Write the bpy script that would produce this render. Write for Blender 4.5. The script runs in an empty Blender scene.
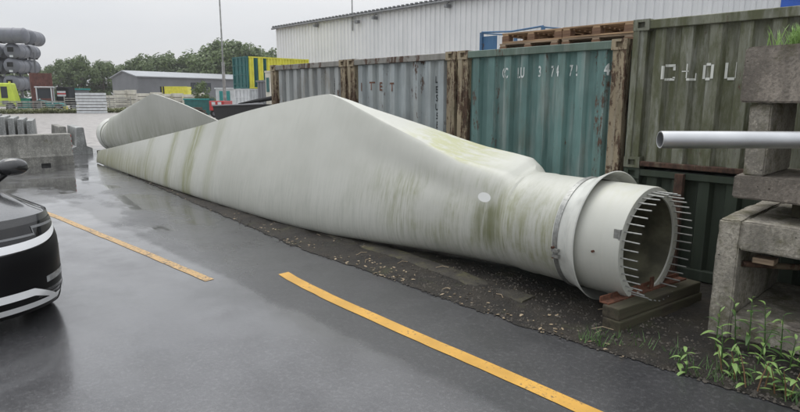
import bpy, bmesh, math, random
from mathutils import Vector, Matrix, noise
R = math.radians
rnd = random.Random(7)
S = bpy.context.scene
COL = S.collection

# ------------------------------------------------------------------ camera
YAW, PITCH, CAMH, FPX = 0.81176909, 0.18495403, 1.944, 578.0
cd = bpy.data.cameras.new('camera'); cam = bpy.data.objects.new('camera', cd); COL.objects.link(cam)
cam.location = (0, 0, CAMH); cam.rotation_euler = (math.pi / 2 - PITCH, 0, YAW)
cd.sensor_width = 36; cd.lens = FPX / 800 * 36; cd.clip_start = 0.05; cd.clip_end = 3000
S.camera = cam

# ------------------------------------------------------------------ sky and sun (overcast)
SUN_EL, SUN_AZ = R(68), R(-75)          # azimuth measured from +Y towards +X
W = bpy.data.worlds.new('World'); S.world = W; W.use_nodes = True
wt = W.node_tree; wt.nodes.clear()
def wn(t, **k):
    n = wt.nodes.new(t)
    for a, b in k.items(): setattr(n, a, b)
    return n
sky = wn('ShaderNodeTexSky', sky_type='NISHITA', sun_disc=False)
sky.sun_elevation = SUN_EL; sky.sun_rotation = SUN_AZ
sky.air_density = 1.0; sky.dust_density = 4.0
hs = wn('ShaderNodeHueSaturation'); hs.inputs['Saturation'].default_value = 0.35
wt.links.new(sky.outputs[0], hs.inputs['Color'])
tc = wn('ShaderNodeTexCoord'); mp = wn('ShaderNodeMapping'); mp.inputs['Scale'].default_value = (1.2, 1.2, 4.5)
wt.links.new(tc.outputs['Generated'], mp.inputs[0])
nz = wn('ShaderNodeTexNoise'); nz.inputs['Scale'].default_value = 1.6; nz.inputs['Detail'].default_value = 5; nz.inputs['Roughness'].default_value = .5
wt.links.new(mp.outputs[0], nz.inputs[0])
cr = wn('ShaderNodeValToRGB'); cr.color_ramp.elements[0].position = .32; cr.color_ramp.elements[1].position = .68
cr.color_ramp.elements[0].color = (4.75, 4.95, 5.25, 1); cr.color_ramp.elements[1].color = (5.6, 5.65, 5.75, 1)
wt.links.new(nz.outputs[0], cr.inputs[0])
mx = wn('ShaderNodeMixRGB'); mx.inputs[0].default_value = .9
wt.links.new(hs.outputs[0], mx.inputs[1]); wt.links.new(cr.outputs[0], mx.inputs[2])
# standard overcast: the cloud deck brightens evenly towards the zenith
sx = wn('ShaderNodeSeparateXYZ'); wt.links.new(tc.outputs['Generated'], sx.inputs[0])
mr = wn('ShaderNodeMapRange'); mr.inputs[1].default_value = 0; mr.inputs[2].default_value = 1; mr.inputs[3].default_value = .95; mr.inputs[4].default_value = 2.5
wt.links.new(sx.outputs[2], mr.inputs[0])
oc = wn('ShaderNodeMixRGB', blend_type='MULTIPLY'); oc.inputs[0].default_value = 1
wt.links.new(mx.outputs[0], oc.inputs[1]); wt.links.new(mr.outputs[0], oc.inputs[2]); mx = oc
bg = wn('ShaderNodeBackground'); bg.inputs[1].default_value = 0.1
wo = wn('ShaderNodeOutputWorld'); wt.links.new(mx.outputs[0], bg.inputs[0]); wt.links.new(bg.outputs[0], wo.inputs[0])
sl = bpy.data.lights.new('sun', 'SUN'); sl.energy = 1.0; sl.angle = R(40); sl.color = (1, .97, .93)
so = bpy.data.objects.new('sun', sl); COL.objects.link(so)
sd = Vector((math.cos(SUN_EL) * math.sin(SUN_AZ), math.cos(SUN_EL) * math.cos(SUN_AZ), math.sin(SUN_EL)))
so.rotation_euler = sd.to_track_quat('Z', 'Y').to_euler(); so.location = (0, 0, 40)
S.view_settings.view_transform = 'Standard'; S.view_settings.look = 'None'
S.view_settings.exposure = 0.40; S.view_settings.gamma = 1.0; S.view_settings.use_curve_mapping = False
S.render.engine = 'CYCLES'; S.cycles.use_denoising = True; S.cycles.max_bounces = 6

# ------------------------------------------------------------------ pixel helpers (photo 800x412): directions only
FW = Vector((-math.sin(YAW), math.cos(YAW), 0)); RT = Vector((math.cos(YAW), math.sin(YAW), 0))
def ray(x, y):
    f = FW * math.cos(PITCH) + Vector((0, 0, -math.sin(PITCH))); u = FW * math.sin(PITCH) + Vector((0, 0, math.cos(PITCH)))
    return f + RT * ((x - 400) / FPX) + u * ((206 - y) / FPX)
O = Vector((0, 0, CAMH))
def onY(x, y, Y): d = ray(x, y); return O + d * (Y / d.y)
def onZ(x, y, z=0.0): d = ray(x, y); return O + d * ((z - CAMH) / d.z)
def atD(x, y, D):                              # a point D metres away (measured along the ground, towards the view)
    d = ray(x, y); k = D / (d.x * FW.x + d.y * FW.y); return O + d * k

# ------------------------------------------------------------------ mesh builder
class MB:
    def __init__(s): s.v = []; s.f = []
    def poly(s, pts):
        b = len(s.v); s.v += [tuple(p) for p in pts]; s.f.append(tuple(range(b, b + len(pts)))); return s
    def box(s, x0, x1, y0, y1, z0, z1):
        b = len(s.v)
        s.v += [(x, y, z) for z in (z0, z1) for y in (y0, y1) for x in (x0, x1)]
        s.f += [tuple(b + i for i in q) for q in ((0, 2, 3, 1), (4, 5, 7, 6), (0, 1, 5, 4), (2, 6, 7, 3), (0, 4, 6, 2), (1, 3, 7, 5))]
        return s
    def hexa(s, p):                            # eight corners in box order
        b = len(s.v); s.v += [tuple(q) for q in p]
        s.f += [tuple(b + i for i in q) for q in ((0, 2, 3, 1), (4, 5, 7, 6), (0, 1, 5, 4), (2, 6, 7, 3), (0, 4, 6, 2), (1, 3, 7, 5))]
        return s
    def obox(s, c, ax, ay, az):                # oriented box: centre and three half-axes
        c, ax, ay, az = map(Vector, (c, ax, ay, az))
        return s.hexa([c + ax * i + ay * j + az * k for k in (-1, 1) for j in (-1, 1) for i in (-1, 1)])
    def tube(s, pts, r, n=8, caps=True):
        pts = [Vector(p) for p in pts]; rr = r if isinstance(r, (list, tuple)) else [r] * len(pts)
        rings = []
        for i, p in enumerate(pts):
            t = (pts[min(i + 1, len(pts) - 1)] - pts[max(i - 1, 0)]).normalized()
            a = t.cross(Vector((0, 0, 1)) if abs(t.z) < .9 else Vector((1, 0, 0))).normalized(); c = t.cross(a)
            b = len(s.v); rings.append(b)
            for k in range(n):
                q = 2 * math.pi * k / n; s.v.append(tuple(p + (a * math.cos(q) + c * math.sin(q)) * rr[i]))
        for a, b in zip(rings, rings[1:]):
            for k in range(n): s.f.append((a + k, a + (k + 1) % n, b + (k + 1) % n, b + k))
        if caps:
            s.f.append(tuple(rings[0] + k for k in reversed(range(n)))); s.f.append(tuple(rings[-1] + k for k in range(n)))
        return s
    def rings(s, rows, closed=True, cap0=False, cap1=False):
        n = len(rows[0]); b = len(s.v)
        for r in rows: s.v += [tuple(p) for p in r]
        for i in range(len(rows) - 1):
            for k in range(n if closed else n - 1):
                s.f.append((b + i * n + k, b + i * n + (k + 1) % n, b + (i + 1) * n + (k + 1) % n, b + (i + 1) * n + k))
        if cap0: s.f.append(tuple(b + k for k in reversed(range(n))))
        if cap1: s.f.append(tuple(b + (len(rows) - 1) * n + k for k in range(n)))
        return s
    def mesh(s, name, mat=None, smooth=None, bevel=0, seg=1, off=(0, 0, 0)):
        me = bpy.data.meshes.new(name)
        ox, oy, oz = off
        me.from_pydata([(x - ox, y - oy, z - oz) for x, y, z in s.v], [], s.f); me.validate()
        bm = bmesh.new(); bm.from_mesh(me)
        if bevel:
            bmesh.ops.bevel(bm, geom=bm.edges[:], offset=bevel, segments=seg, affect='EDGES', clamp_overlap=True, profile=.6)
        bmesh.ops.recalc_face_normals(bm, faces=bm.faces[:])
        bm.to_mesh(me); bm.free()
        if smooth is not None:
            for p in me.polygons: p.use_smooth = True
            me.set_sharp_from_angle(angle=R(smooth))
        if mat: me.materials.append(mat)
        return me
    def build(s, name, mat, parent=None, **k):
        return put(s.mesh(name, mat, **k), name, parent)
def put(me, name, parent=None, loc=None):
    o = bpy.data.objects.new(name, me); COL.objects.link(o)
    if parent: o.parent = parent
    if loc: o.location = loc
    return o
def thing(name, label, cat, loc=(0, 0, 0), rotz=0, group=None):
    o = bpy.data.objects.new(name, None); COL.objects.link(o); o.empty_display_size = .2
    o.location = loc; o.rotation_euler = (0, 0, rotz); return tag(o, label, cat, group)
def tag(o, label, cat, group=None, kind=None):
    o['label'] = label; o['category'] = cat
    if group: o['group'] = group
    if kind: o['kind'] = kind
    return o
def struct(o): o['kind'] = 'structure'; return o
def clone(root, loc, rotz=0, label=None, scale=None):
    r = root.copy(); COL.objects.link(r); r.location = loc; r.rotation_euler = (0, 0, rotz)
    if label: r['label'] = label
    if scale: r.scale = scale
    for ch in list(root.children):
        c = ch.copy(); COL.objects.link(c); c.parent = r
        for g in list(ch.children):
            d = g.copy(); COL.objects.link(d); d.parent = c
    return r

# ------------------------------------------------------------------ materials
class NT:
    def __init__(s, name):
        s.m = bpy.data.materials.new(name); s.m.use_nodes = True; s.t = s.m.node_tree
        s.b = s.t.nodes['Principled BSDF']; s._c = {}
    def n(s, t, **k):
        x = s.t.nodes.new(t)
        for a, b in k.items(): setattr(x, a, b)
        return x
    def l(s, a, b): s.t.links.new(a, b)
    def setin(s, sock, v):
        if hasattr(v, 'is_output') or isinstance(v, bpy.types.NodeSocket): s.l(v, sock)
        elif isinstance(v, (tuple, list)) and len(v) == 3 and sock.type == 'RGBA': sock.default_value = (*v, 1)
        else: sock.default_value = v
    def coord(s, kind='Object'):
        if kind not in s._c:
            if kind == 'World': s._c[kind] = s.n('ShaderNodeNewGeometry').outputs['Position']
            else: s._c[kind] = s.n('ShaderNodeTexCoord').outputs[kind]
        return s._c[kind]
    def noise(s, scale, detail=4, rough=.55, stretch=(1, 1, 1), kind='Object', off=(0, 0, 0), dist=0):
        m = s.n('ShaderNodeMapping'); m.inputs['Scale'].default_value = stretch; m.inputs['Location'].default_value = off
        s.l(s.coord(kind), m.inputs[0]); x = s.n('ShaderNodeTexNoise')
        x.inputs['Scale'].default_value = scale; x.inputs['Detail'].default_value = detail; x.inputs['Roughness'].default_value = rough
        x.inputs['Distortion'].default_value = dist
        s.l(m.outputs[0], x.inputs[0]); return x.outputs[0]
    def ramp(s, v, a, b, c0=0., c1=1.):
        x = s.n('ShaderNodeMapRange', interpolation_type='SMOOTHSTEP'); s.setin(x.inputs[0], v)
        x.inputs[1].default_value = a; x.inputs[2].default_value = b; x.inputs[3].default_value = c0; x.inputs[4].default_value = c1
        return x.outputs[0]
    def math(s, op, a, b=0.):
        x = s.n('ShaderNodeMath', operation=op); s.setin(x.inputs[0], a); s.setin(x.inputs[1], b); return x.outputs[0]
    def mul(s, *v):
        r = v[0]
        for q in v[1:]: r = s.math('MULTIPLY', r, q)
        return r
    def mix(s, f, a, b, mode='MIX'):
        x = s.n('ShaderNodeMixRGB', blend_type=mode); s.setin(x.inputs[0], f); s.setin(x.inputs[1], a); s.setin(x.inputs[2], b); return x.outputs[0]
    def xyz(s, kind='World'):
        x = s.n('ShaderNodeSeparateXYZ'); s.l(s.coord(kind), x.inputs[0]); return x.outputs
    def bump(s, h, strength=.5, dist=.01, prev=None):
        x = s.n('ShaderNodeBump'); s.setin(x.inputs['Strength'], strength); x.inputs['Distance'].default_value = dist; s.setin(x.inputs['Height'], h)
        if prev: s.l(prev, x.inputs['Normal'])
        return x.outputs[0]
    def out(s, color=None, rough=None, metal=None, normal=None, spec=None, **k):
        if color is not None: s.setin(s.b.inputs['Base Color'], color)
        if rough is not None: s.setin(s.b.inputs['Roughness'], rough)
        if metal is not None: s.setin(s.b.inputs['Metallic'], metal)
        if normal is not None: s.l(normal, s.b.inputs['Normal'])
        if spec is not None: s.setin(s.b.inputs['Specular IOR Level'], spec)
        for a, b in k.items(): s.setin(s.b.inputs[a], b)
        return s.m
def grey(c, k): return tuple(x * k for x in c)
def m_plain(name, c, rough=.6, metal=0, var=.25, scale=6, bump=.15):
    t = NT(name); v = t.noise(scale, 5)
    return t.out(t.mix(t.ramp(v, .3, .7), grey(c, 1 - var), grey(c, 1 + var)), rough, metal, t.bump(t.noise(scale * 12, 3), bump, .004))
def m_paint(name, c, rust=.3, moss=.0, pale=.0, rough=.6, seed=0, rustcol=(.075, .045, .031), mosscol=(.06, .07, .03), fine=1.):
    """weathered painted steel: vertical runs of rust, moss and chalky fading"""
    t = NT(name); o = (seed * 3.7, seed * 1.9, seed)
    big = t.noise(1.3, 4, off=o)
    col = t.mix(t.ramp(big, .3, .7), grey(c, .82), grey(c, 1.15))
    run = t.noise(5 * fine, 6, .65, (1, 1, .16), off=o)
    col = t.mix(t.mul(t.ramp(run, .45, .7), .55), col, grey(c, .55))
    if pale:
        pv = t.noise(7 * fine, 5, .6, (1, 1, .1), off=(o[0] + 9, 0, 0)); col = t.mix(t.mul(t.ramp(pv, .48, .72), pale), col, (.42, .43, .40))
    if moss:
        mv = t.noise(4.2 * fine, 7, .72, (1, 1, .22), off=(o[0] + 5, 2, 1)); col = t.mix(t.mul(t.ramp(mv, .62 - .3 * moss, .78 - .2 * moss), min(1, moss * 1.1)), col, mosscol)
    rv = t.noise(4.2 * fine, 8, .7, (1, 1, .2), off=(o[0] + 2, 7, 3)); rf = t.noise(26 * fine, 5, .7, (1, 1, .5), off=o)
    rm = t.ramp(t.math('ADD', t.mul(rv, .75), t.mul(rf, .25)), .66 - .3 * rust, .71 - .3 * rust)
    rc = t.mix(t.ramp(rf, .35, .65), grey(rustcol, .55), grey(rustcol, 1.5))
    col = t.mix(rm, col, rc)
    ro = t.mix(rm, (rough,) * 3, (.85,) * 3)
    return t.out(col, ro, 0, t.bump(t.math('ADD', rf, t.mul(rm, .6)), .35, .004))
def m_concrete(name, c, moss=.3, pits=1., seed=0, wet=.0):
    t = NT(name); o = (seed * 2.3, seed, seed * .7)
    a = t.noise(2.2, 6, .65, off=o); f = t.noise(40, 6, .7, off=o)
    col = t.mix(t.ramp(a, .34, .66), grey(c, .6), grey(c, 1.25)); col = t.mix(t.mul(t.ramp(f, .42, .64), .7), col, grey(c, .45)); col = t.mix(t.mul(t.ramp(t.noise(24, 6, .75, off=o), .54, .64), .6), col, grey(c, 1.6))
    drip = t.noise(5, 5, .6, (1, 1, .15), off=o); col = t.mix(t.mul(t.ramp(drip, .48, .66), .6), col, grey(c, .4))
    if moss:
        mv = t.noise(3.1, 8, .75, off=(o[0] + 4, 1, 8)); col = t.mix(t.mul(t.ramp(mv, .6 - .18 * moss, .74 - .12 * moss), .8), col, (.085, .08, .035))
    v = t.n('ShaderNodeTexVoronoi'); v.inputs['Scale'].default_value = 17; t.l(t.coord(), v.inputs[0])
    pm = t.mul(t.ramp(v.outputs['Distance'], .06, .13, 1, 0), t.ramp(t.noise(6, 3, off=o), .5, .6), pits)
    col = t.mix(pm, col, grey(c, .18))
    h = t.math('SUBTRACT', t.math('ADD', f, t.mul(a, 2)), t.mul(pm, 3))
    return t.out(col, .85 - wet, 0, t.bump(h, .8, .009))
M = {}
# ground: old wet asphalt, the newer strip beside the blades, the pale yard, standing water
def m_asphalt():
    t = NT('wet_asphalt'); X, Y, Z = t.xyz()
    big = t.noise(.45, 5, .6, kind='World'); mid = t.noise(2.6, 5, .6, kind='World'); fine = t.noise(90, 4, .7, kind='World'); grit = t.noise(260, 2, .6, kind='World')
    wob = t.mul(t.math('SUBTRACT', t.noise(.9, 4, kind='World'), .5), .5)
    new = t.mul(t.ramp(t.math('ADD', Y, wob), 2.72, 2.86), t.ramp(Y, 8, 10, 1, 0), t.ramp(X, -17, -13))
    new2 = t.mul(t.ramp(X, 20, 25, 1, 0), new)
    far = t.ramp(t.math('ADD', X, t.mul(wob, 6)), -21, -27)
    old = t.mix(t.ramp(big, .35, .65), (.040, .040, .043), (.068, .068, .072))
    col = t.mix(new2, old, (.027, .0275, .030)); col = t.mix(far, col, t.mix(t.ramp(mid, .35, .65), (.27, .25, .235), (.36, .335, .315)))
    col = t.mix(t.mul(t.ramp(grit, .58, .72), .6), col, (.24, .24, .235)); col = t.mix(t.mul(t.ramp(fine, .52, .68), .45), col, (.02, .02, .021)); col = t.mix(t.mul(t.ramp(t.noise(1.1, 6, .65, (1, 1.6, 1), 'World', (7, 2, 0)), .5, .68), .4), col, (.026, .026, .028))
    g3 = t.noise(30, 5, .75, kind='World', off=(5, 1, 0)); col = t.mix(t.mul(t.ramp(g3, .45, .66), .3), col, (.03, .03, .032)); col = t.mix(t.mul(t.ramp(g3, .5, .34), .2), col, (.20, .20, .205))
    pn = t.math('ADD', t.noise(.55, 4, .55, (1, 1.9, 1), 'World', (3.1, 1.2, 0)), t.mul(mid, .12))
    zone = t.mul(t.ramp(X, -24, -17.5), t.ramp(X, -7.4, -8.8), t.ramp(Y, -3, .5), t.ramp(Y, 4.6, 3.9))
    pud = t.ramp(t.math('ADD', pn, t.mul(zone, .14)), 0.61, 0.75)
    pud = t.mul(pud, t.ramp(X, -6.5, -7.6), t.ramp(X, -23, -20))
    ro = t.mix(t.ramp(mid, .3, .75), (.15,) * 3, (.28,) * 3); ro = t.mix(new2, ro, t.mix(t.ramp(mid, .3, .75), (.30,) * 3, (.46,) * 3)); ro = t.mix(far, ro, (.5,) * 3)
    film = t.mul(t.ramp(pn, .50, .66), t.ramp(X, -24, -20)); ro = t.mix(t.mul(film, t.ramp(X, -3, -8), .7), ro, (.12,) * 3); ro = t.mix(pud, ro, (.025,) * 3); wet = t.mul(t.ramp(t.noise(.8, 5, .6, kind='World', off=(9, 4, 0)), .3, .62, .45, 1), t.ramp(new2, 0, 1, 1, .45), t.ramp(far, 0, 1, 1, .3)); cro = t.mix(t.ramp(mid, .3, .7), (.10,) * 3, (.22,) * 3); cro = t.mix(pud, cro, (.02,) * 3)
    col = t.mix(t.mul(pud, .5), col, (.02, .02, .02))
    h = t.math('ADD', t.mul(fine, .7), t.math('ADD', t.mul(grit, .4), t.mul(t.noise(32, 4, .7, kind='World', off=(2, 5, 0)), .8)))
    st = t.mul(t.ramp(pud, 0, 1, .32, .0), t.ramp(X, -30, -16))
    return t.out(col, ro, 0, t.bump(h, st, .004), .5, **{'Coat Weight': wet, 'Coat Roughness': cro, 'Coat IOR': 1.4})
M['asphalt'] = m_asphalt()
def m_soil():
    t = NT('wet_soil'); a = t.noise(3, 6, .7, kind='World'); f = t.noise(38, 6, .75, kind='World')
    c = t.mix(t.ramp(a, .35, .65), (.010, .008, .006), (.030, .024, .016)); c = t.mix(t.mul(t.ramp(f, .55, .72), .6), c, (.10, .085, .06))
    mv = t.noise(1.7, 6, .7, kind='World', off=(4, 3, 0)); c = t.mix(t.mul(t.ramp(mv, .56, .7), .6), c, (.05, .055, .018))
    return t.out(c, t.mix(f, (.5,) * 3, (.95,) * 3), 0, t.bump(t.math('ADD', f, t.mul(t.noise(11, 5, .7, kind='World'), 1.5)), 1.0, .03))
M['soil'] = m_soil()
def m_line(name, c, worn):
    t = NT(name); f = t.noise(30, 7, .75, kind='World'); g = t.noise(3, 5, .6, kind='World')
    col = t.mix(t.ramp(g, .3, .7), grey(c, .85), grey(c, 1.1))
    w = t.ramp(t.math('ADD', t.mul(f, .7), t.mul(g, .3)), .60 - worn, .68 - worn)
    col = t.mix(t.mul(w, .85), col, (.05, .05, .05))
    return t.out(col, t.mix(g, (.3,) * 3, (.5,) * 3), 0, t.bump(f, .4, .003))
M['line_fresh'] = m_line('yellow_line_paint', (.53, .295, .05), .055); M['line_worn'] = m_line('worn_line_paint', (.48, .30, .11), .11)
def m_blade(name, second=False):
    t = NT(name); X, Y, Z = t.xyz()
    st = t.noise(30, 6, .68, (1, .3, .06), 'World'); st2 = t.noise(9, 7, .68, (1, .3, .10), 'World', (3, 1, 0)); big = t.noise(.8, 5, .6, kind='World')
    base = t.mix(t.ramp(big, .3, .7), (.415, .42, .375), (.49, .495, .45))
    low = t.ramp(Z, 1.15, .25)
    col = t.mix(t.mul(t.ramp(st, .42, .72), t.mul(t.math('ADD', .07, t.mul(low, .36)), t.ramp(X, -2.6, -3.6, .35, 1))), base, (.27, .285, .25))
    col = t.mix(t.mul(t.ramp(st2, .5, .75), .2), col, (.38, .40, .35))
    if not second:
        al = t.math('ADD', t.mul(t.ramp(X, -6.4, -4.6), t.ramp(X, -2.55, -3.0)), 0)
        zone = t.mul(al, t.ramp(Z, 1.25, .85), t.ramp(Z, .12, .5))
        g = t.mul(t.ramp(t.math('ADD', t.mul(st, .5), t.mul(st2, .5)), .40, .62), zone)
        col = t.mix(t.mul(g, .75, t.ramp(t.noise(1.6, 5, .6, kind='World', off=(2, 8, 1)), .34, .6)), col, (.20, .21, .10))
        def bell(c, w): return t.mul(t.ramp(X, c - w, c - w * .2), t.ramp(X, c + w, c + w * .2))
        hot = t.mul(bell(-3.7, .28), t.ramp(Z, .95, .75), t.ramp(Z, .25, .55), t.ramp(st2, .3, .55)); col = t.mix(t.mul(hot, .8), col, (.12, .13, .05))
        bands = t.math('MAXIMUM', t.math('MAXIMUM', bell(-11.35, .42), t.mul(bell(-12.5, .26), .8)), t.math('MAXIMUM', t.mul(bell(-14, .3), .6), t.mul(bell(-10.3, .3), .35)))
        col = t.mix(t.mul(bands, t.ramp(st2, .25, .6), .8), col, (.21, .22, .095))
        tip = t.mul(t.ramp(X, -9.5, -17), t.ramp(Z, .9, .15), t.ramp(st2, .3, .6)); col = t.mix(t.mul(tip, .75), col, (.22, .215, .10))
        nrm = t.n('ShaderNodeNewGeometry').outputs['Normal']; nx = t.n('ShaderNodeSeparateXYZ'); t.l(nrm, nx.inputs[0])
        up = t.mul(t.ramp(nx.outputs[2], .6, .85), bell(-4.55, 1.0), t.ramp(t.noise(3.2, 6, .7, (1, 4, 1), 'World'), .36, .6)); col = t.mix(t.mul(up, .7), col, (.33, .34, .14))
        ex = t.math('POWER', t.math('DIVIDE', t.math('ADD', X, 3.78), .095), 2); ez = t.math('POWER', t.math('DIVIDE', t.math('SUBTRACT', Z, .905), .05), 2)
        col = t.mix(t.ramp(t.math('ADD', ex, ez), 1.15, .85), col, (.66, .67, .65))
        seam = t.mul(bell(-3.02, .5), t.ramp(Z, 1.1, .8), t.ramp(Z, .15, .5), t.ramp(t.noise(2.4, 6, .7, kind='World', off=(1, 6, 2)), .4, .62), t.ramp(st2, .3, .6)); col = t.mix(t.mul(seam, .6), col, (.23, .235, .12))
        top = t.mul(t.ramp(X, -2.9, -2.2), t.ramp(st2, .42, .62), t.ramp(Z, .95, 1.15)); col = t.mix(t.mul(top, .35), col, (.40, .40, .26))
    else:
        g = t.mul(t.ramp(t.math('ADD', t.mul(st, .4), t.mul(st2, .6)), .40, .60), t.ramp(Z, 1.7, .7)); col = t.mix(t.mul(g, .6), col, (.27, .28, .19))
    return t.out(col, t.mix(st2, (.35,) * 3, (.6,) * 3), 0, t.bump(t.noise(60, 3, kind='World'), .12, .003), .45)
M['blade'] = m_blade('weathered_gelcoat'); M['blade2'] = m_blade('weathered_gelcoat_far', True)
M['inner'] = m_plain('blade_inside', (.11, .105, .068), .7, 0, .5, 4)
M['stud'] = m_plain('galvanised_stud', (.30, .305, .29), .45, .7, .2, 30)
M['collar'] = m_paint('collar_paint', (.55, .56, .52), .06, .15, 0, .5, 3, mosscol=(.25, .26, .14))
M['teal'] = m_paint('teal_container_paint', (.12, .215, .20), .36, .36, .42, .6, 1, mosscol=(.115, .105, .065))
M['palegrey'] = m_paint('pale_blue_grey_paint', (.35, .385, .39), .28, .34, .4, .6, 2, mosscol=(.22, .19, .14))
M['palegrey2'] = m_paint('faded_grey_paint', (.35, .365, .36), .33, .5, .45, .6, 6, mosscol=(.23, .19, .125))
M['olive'] = m_paint('mossy_olive_paint', (.19, .195, .15), .18, .80, .45, .78, 4, mosscol=(.082, .088, .04), fine=2.2)
M['darkgreen'] = m_paint('dark_green_paint', (.035, .048, .032), .14, .5, .05, .8, 5, mosscol=(.035, .04, .02))
M['rustpost'] = m_paint('rusty_corner_paint', (.33, .27, .18), .58, .3, .25, .8, 7, (.070, .042, .026), fine=1.6)
M['rustpost2'] = m_paint('rusty_brown_paint', (.13, .10, .065), .8, .35, .1, .8, 9, (.06, .032, .021))
M['rail'] = m_paint('weathered_rail_paint', (.26, .25, .225), .5, .45, .2, .7, 8, mosscol=(.15, .14, .09))
M['railgreen'] = m_paint('green_rail_paint', (.12, .17, .14), .28, .35, .25, .7, 11)
M['rust'] = m_paint('bare_rust', (.10, .045, .028), .95, .1, 0, .85, 12, (.10, .04, .022))
M['dark'] = m_plain('dark_void', (.012, .012, .012), .9)
M['roofsteel'] = m_paint('container_roof', (.2, .22, .22), .4, .3, .1, .7, 13)
M['conc'] = m_concrete('weathered_concrete', (.34, .315, .265), .8, 1, 1)
M['conc2'] = m_concrete('brown_concrete', (.25, .22, .185), .3, .9, 2)
M['barrier'] = m_concrete('barrier_concrete', (.27, .265, .24), .15, .6, 3)
M['barrier2'] = m_concrete('pale_barrier_concrete', (.36, .37, .36), .05, .4, 4)
M['kerb'] = m_concrete('kerb_concrete', (.045, .040, .031), .7, .3, 5)
M['galv'] = m_plain('galvanised_tube', (.50, .51, .52), .42, .85, .08, 3, .05)
def m_wood(name, c, dark=.4):
    t = NT(name); g = t.noise(3, 6, .65, (.6, 9, 9)); f = t.noise(14, 5, .7, (.3, 6, 6))
    col = t.mix(t.ramp(g, .3, .7), grey(c, 1 - dark), grey(c, 1.2)); col = t.mix(t.mul(t.ramp(f, .5, .7), .5), col, grey(c, .45))
    return t.out(col, .8, 0, t.bump(f, .5, .004))
M['pallet'] = m_wood('pallet_wood', (.36, .235, .135)); M['pallet_old'] = m_wood('pallet_wood_grey', (.30, .22, .15)); M['nailblock'] = m_wood('pallet_block', (.17, .095, .055))
def m_sleeper():
    t = NT('mossy_sleeper'); g = t.noise(2.4, 6, .65, (8, .7, 8)); mv = t.noise(2.2, 6, .7)
    col = t.mix(t.ramp(g, .3, .7), (.026, .021, .014), (.07, .058, .038)); col = t.mix(t.mul(t.ramp(mv, .4, .62), .6), col, (.05, .05, .024))
    return t.out(col, .85, 0, t.bump(g, .7, .008))
M['sleeper'] = m_sleeper()
M['blue'] = m_paint('blue_cage_paint', (.05, .14, .27), .12, 0, .12, .5, 14)
M['blue2'] = m_plain('blue_plastic', (.02, .08, .36), .45)
def m_clad():
    t = NT('white_cladding'); a = t.noise(.35, 5, .6); d = t.noise(1.2, 5, .6, (1, 1, .05))
    col = t.mix(t.ramp(a, .3, .7), (.66, .67, .67), (.73, .735, .73)); col = t.mix(t.mul(t.ramp(d, .5, .72), .35), col, (.58, .59, .585))
    return t.out(col, .45)
M['clad'] = m_clad(); M['fascia'] = m_plain('grey_fascia', (.17, .175, .18), .5)
M['whitepaint'] = None
def m_worn(name, c, thr=.5, rough=.6):
    t = NT(name); n = t.noise(22, 6, .75, (1, 1, .5), 'World'); n2 = t.noise(5, 4, .6, kind='World', off=(4, 4, 2))
    k = t.ramp(t.math('ADD', t.mul(n, .6), t.mul(n2, .4)), thr, thr + .05)
    t.out(c, rough); tr = t.n('ShaderNodeBsdfTransparent'); ms = t.n('ShaderNodeMixShader'); o = t.t.nodes['Material Output']
    t.l(k, ms.inputs[0]); t.l(t.b.outputs[0], ms.inputs[1]); t.l(tr.outputs[0], ms.inputs[2]); t.l(ms.outputs[0], o.inputs[0])
    return t.m
M['letter_white'] = m_worn('worn_white_lettering', (.62, .66, .64), .55); M['letter_white2'] = m_worn('white_stencil', (.64, .65, .60), .585)
M['letter_dark'] = m_worn('worn_dark_lettering', (.035, .04, .04), .55); M['letter_rust'] = m_worn('rusted_lettering', (.13, .055, .03), .56)
# foliage
def m_leaf(name, c, c2, sss=.0):
    t = NT(name); oi = t.n('ShaderNodeObjectInfo').outputs['Random']; n = t.noise(1.1, 4, .6)
    col = t.mix(t.ramp(n, .3, .7), c, c2); col = t.mix(t.mul(oi, .35), col, grey(c2, 1.25))
    t.out(col, .55); tl = t.n('ShaderNodeBsdfTranslucent'); t.l(col, tl.inputs[0]); a = t.n('ShaderNodeMixShader'); a.inputs[0].default_value = .3
    t.l(t.b.outputs[0], a.inputs[1]); t.l(tl.outputs[0], a.inputs[2]); t.l(a.outputs[0], t.t.nodes['Material Output'].inputs[0]); return t.m
M['tree'] = m_leaf('tree_foliage', (.08, .125, .042), (.135, .18, .07)); M['bark'] = m_plain('bark', (.09, .075, .06), .9, 0, .3, 8, .5)
M['weed'] = m_leaf('weed_leaf', (.16, .28, .07), (.26, .39, .13)); M['weed_dark'] = m_leaf('weed_leaf_dark', (.05, .11, .03), (.09, .17, .05)); M['dry'] = m_leaf('dry_stalk', (.16, .085, .045), (.25, .15, .08))
M['litter'] = m_leaf('fallen_leaf', (.32, .24, .15), (.46, .37, .25)); M['pebble'] = m_plain('pebble', (.055, .048, .039), .8, 0, .6, 9)

# ------------------------------------------------------------------ ground
struct(MB().poly([(-320, -110, 0), (120, -110, 0), (120, 320, 0), (-320, 320, 0)]).build('ground', M['asphalt']))
EDGE = [(-19.4, 5.46), (-16, 5.15), (-12.7, 4.81), (-10.2, 4.52), (-8.3, 4.33), (-6.2, 4.10), (-5, 4.10), (-3.7, 4.06), (-2.7, 4.03), (-2, 4.06), (-1.3, 4.11), (-.7, 4.15), (3, 4.2), (9, 4.3)]
def edgeY(x):
    for (a, b), (c, d) in zip(EDGE, EDGE[1:]):
        if a <= x <= c: return b + (d - b) * (x - a) / (c - a)
    return EDGE[-1][1] if x > 0 else EDGE[0][1]
def vergeZ(x, y):
    k = min(1, max(0, (y - edgeY(x)) / .35))
    return .006 + k * (.022 + .03 * noise.fractal(Vector((x * 2.2, y * 2.2, 3)), 1, 2, 4) + .012 * noise.noise(Vector((x * 9, y * 9, 0))))
mb = MB(); NX, NY = 430, 42; grid = []
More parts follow.
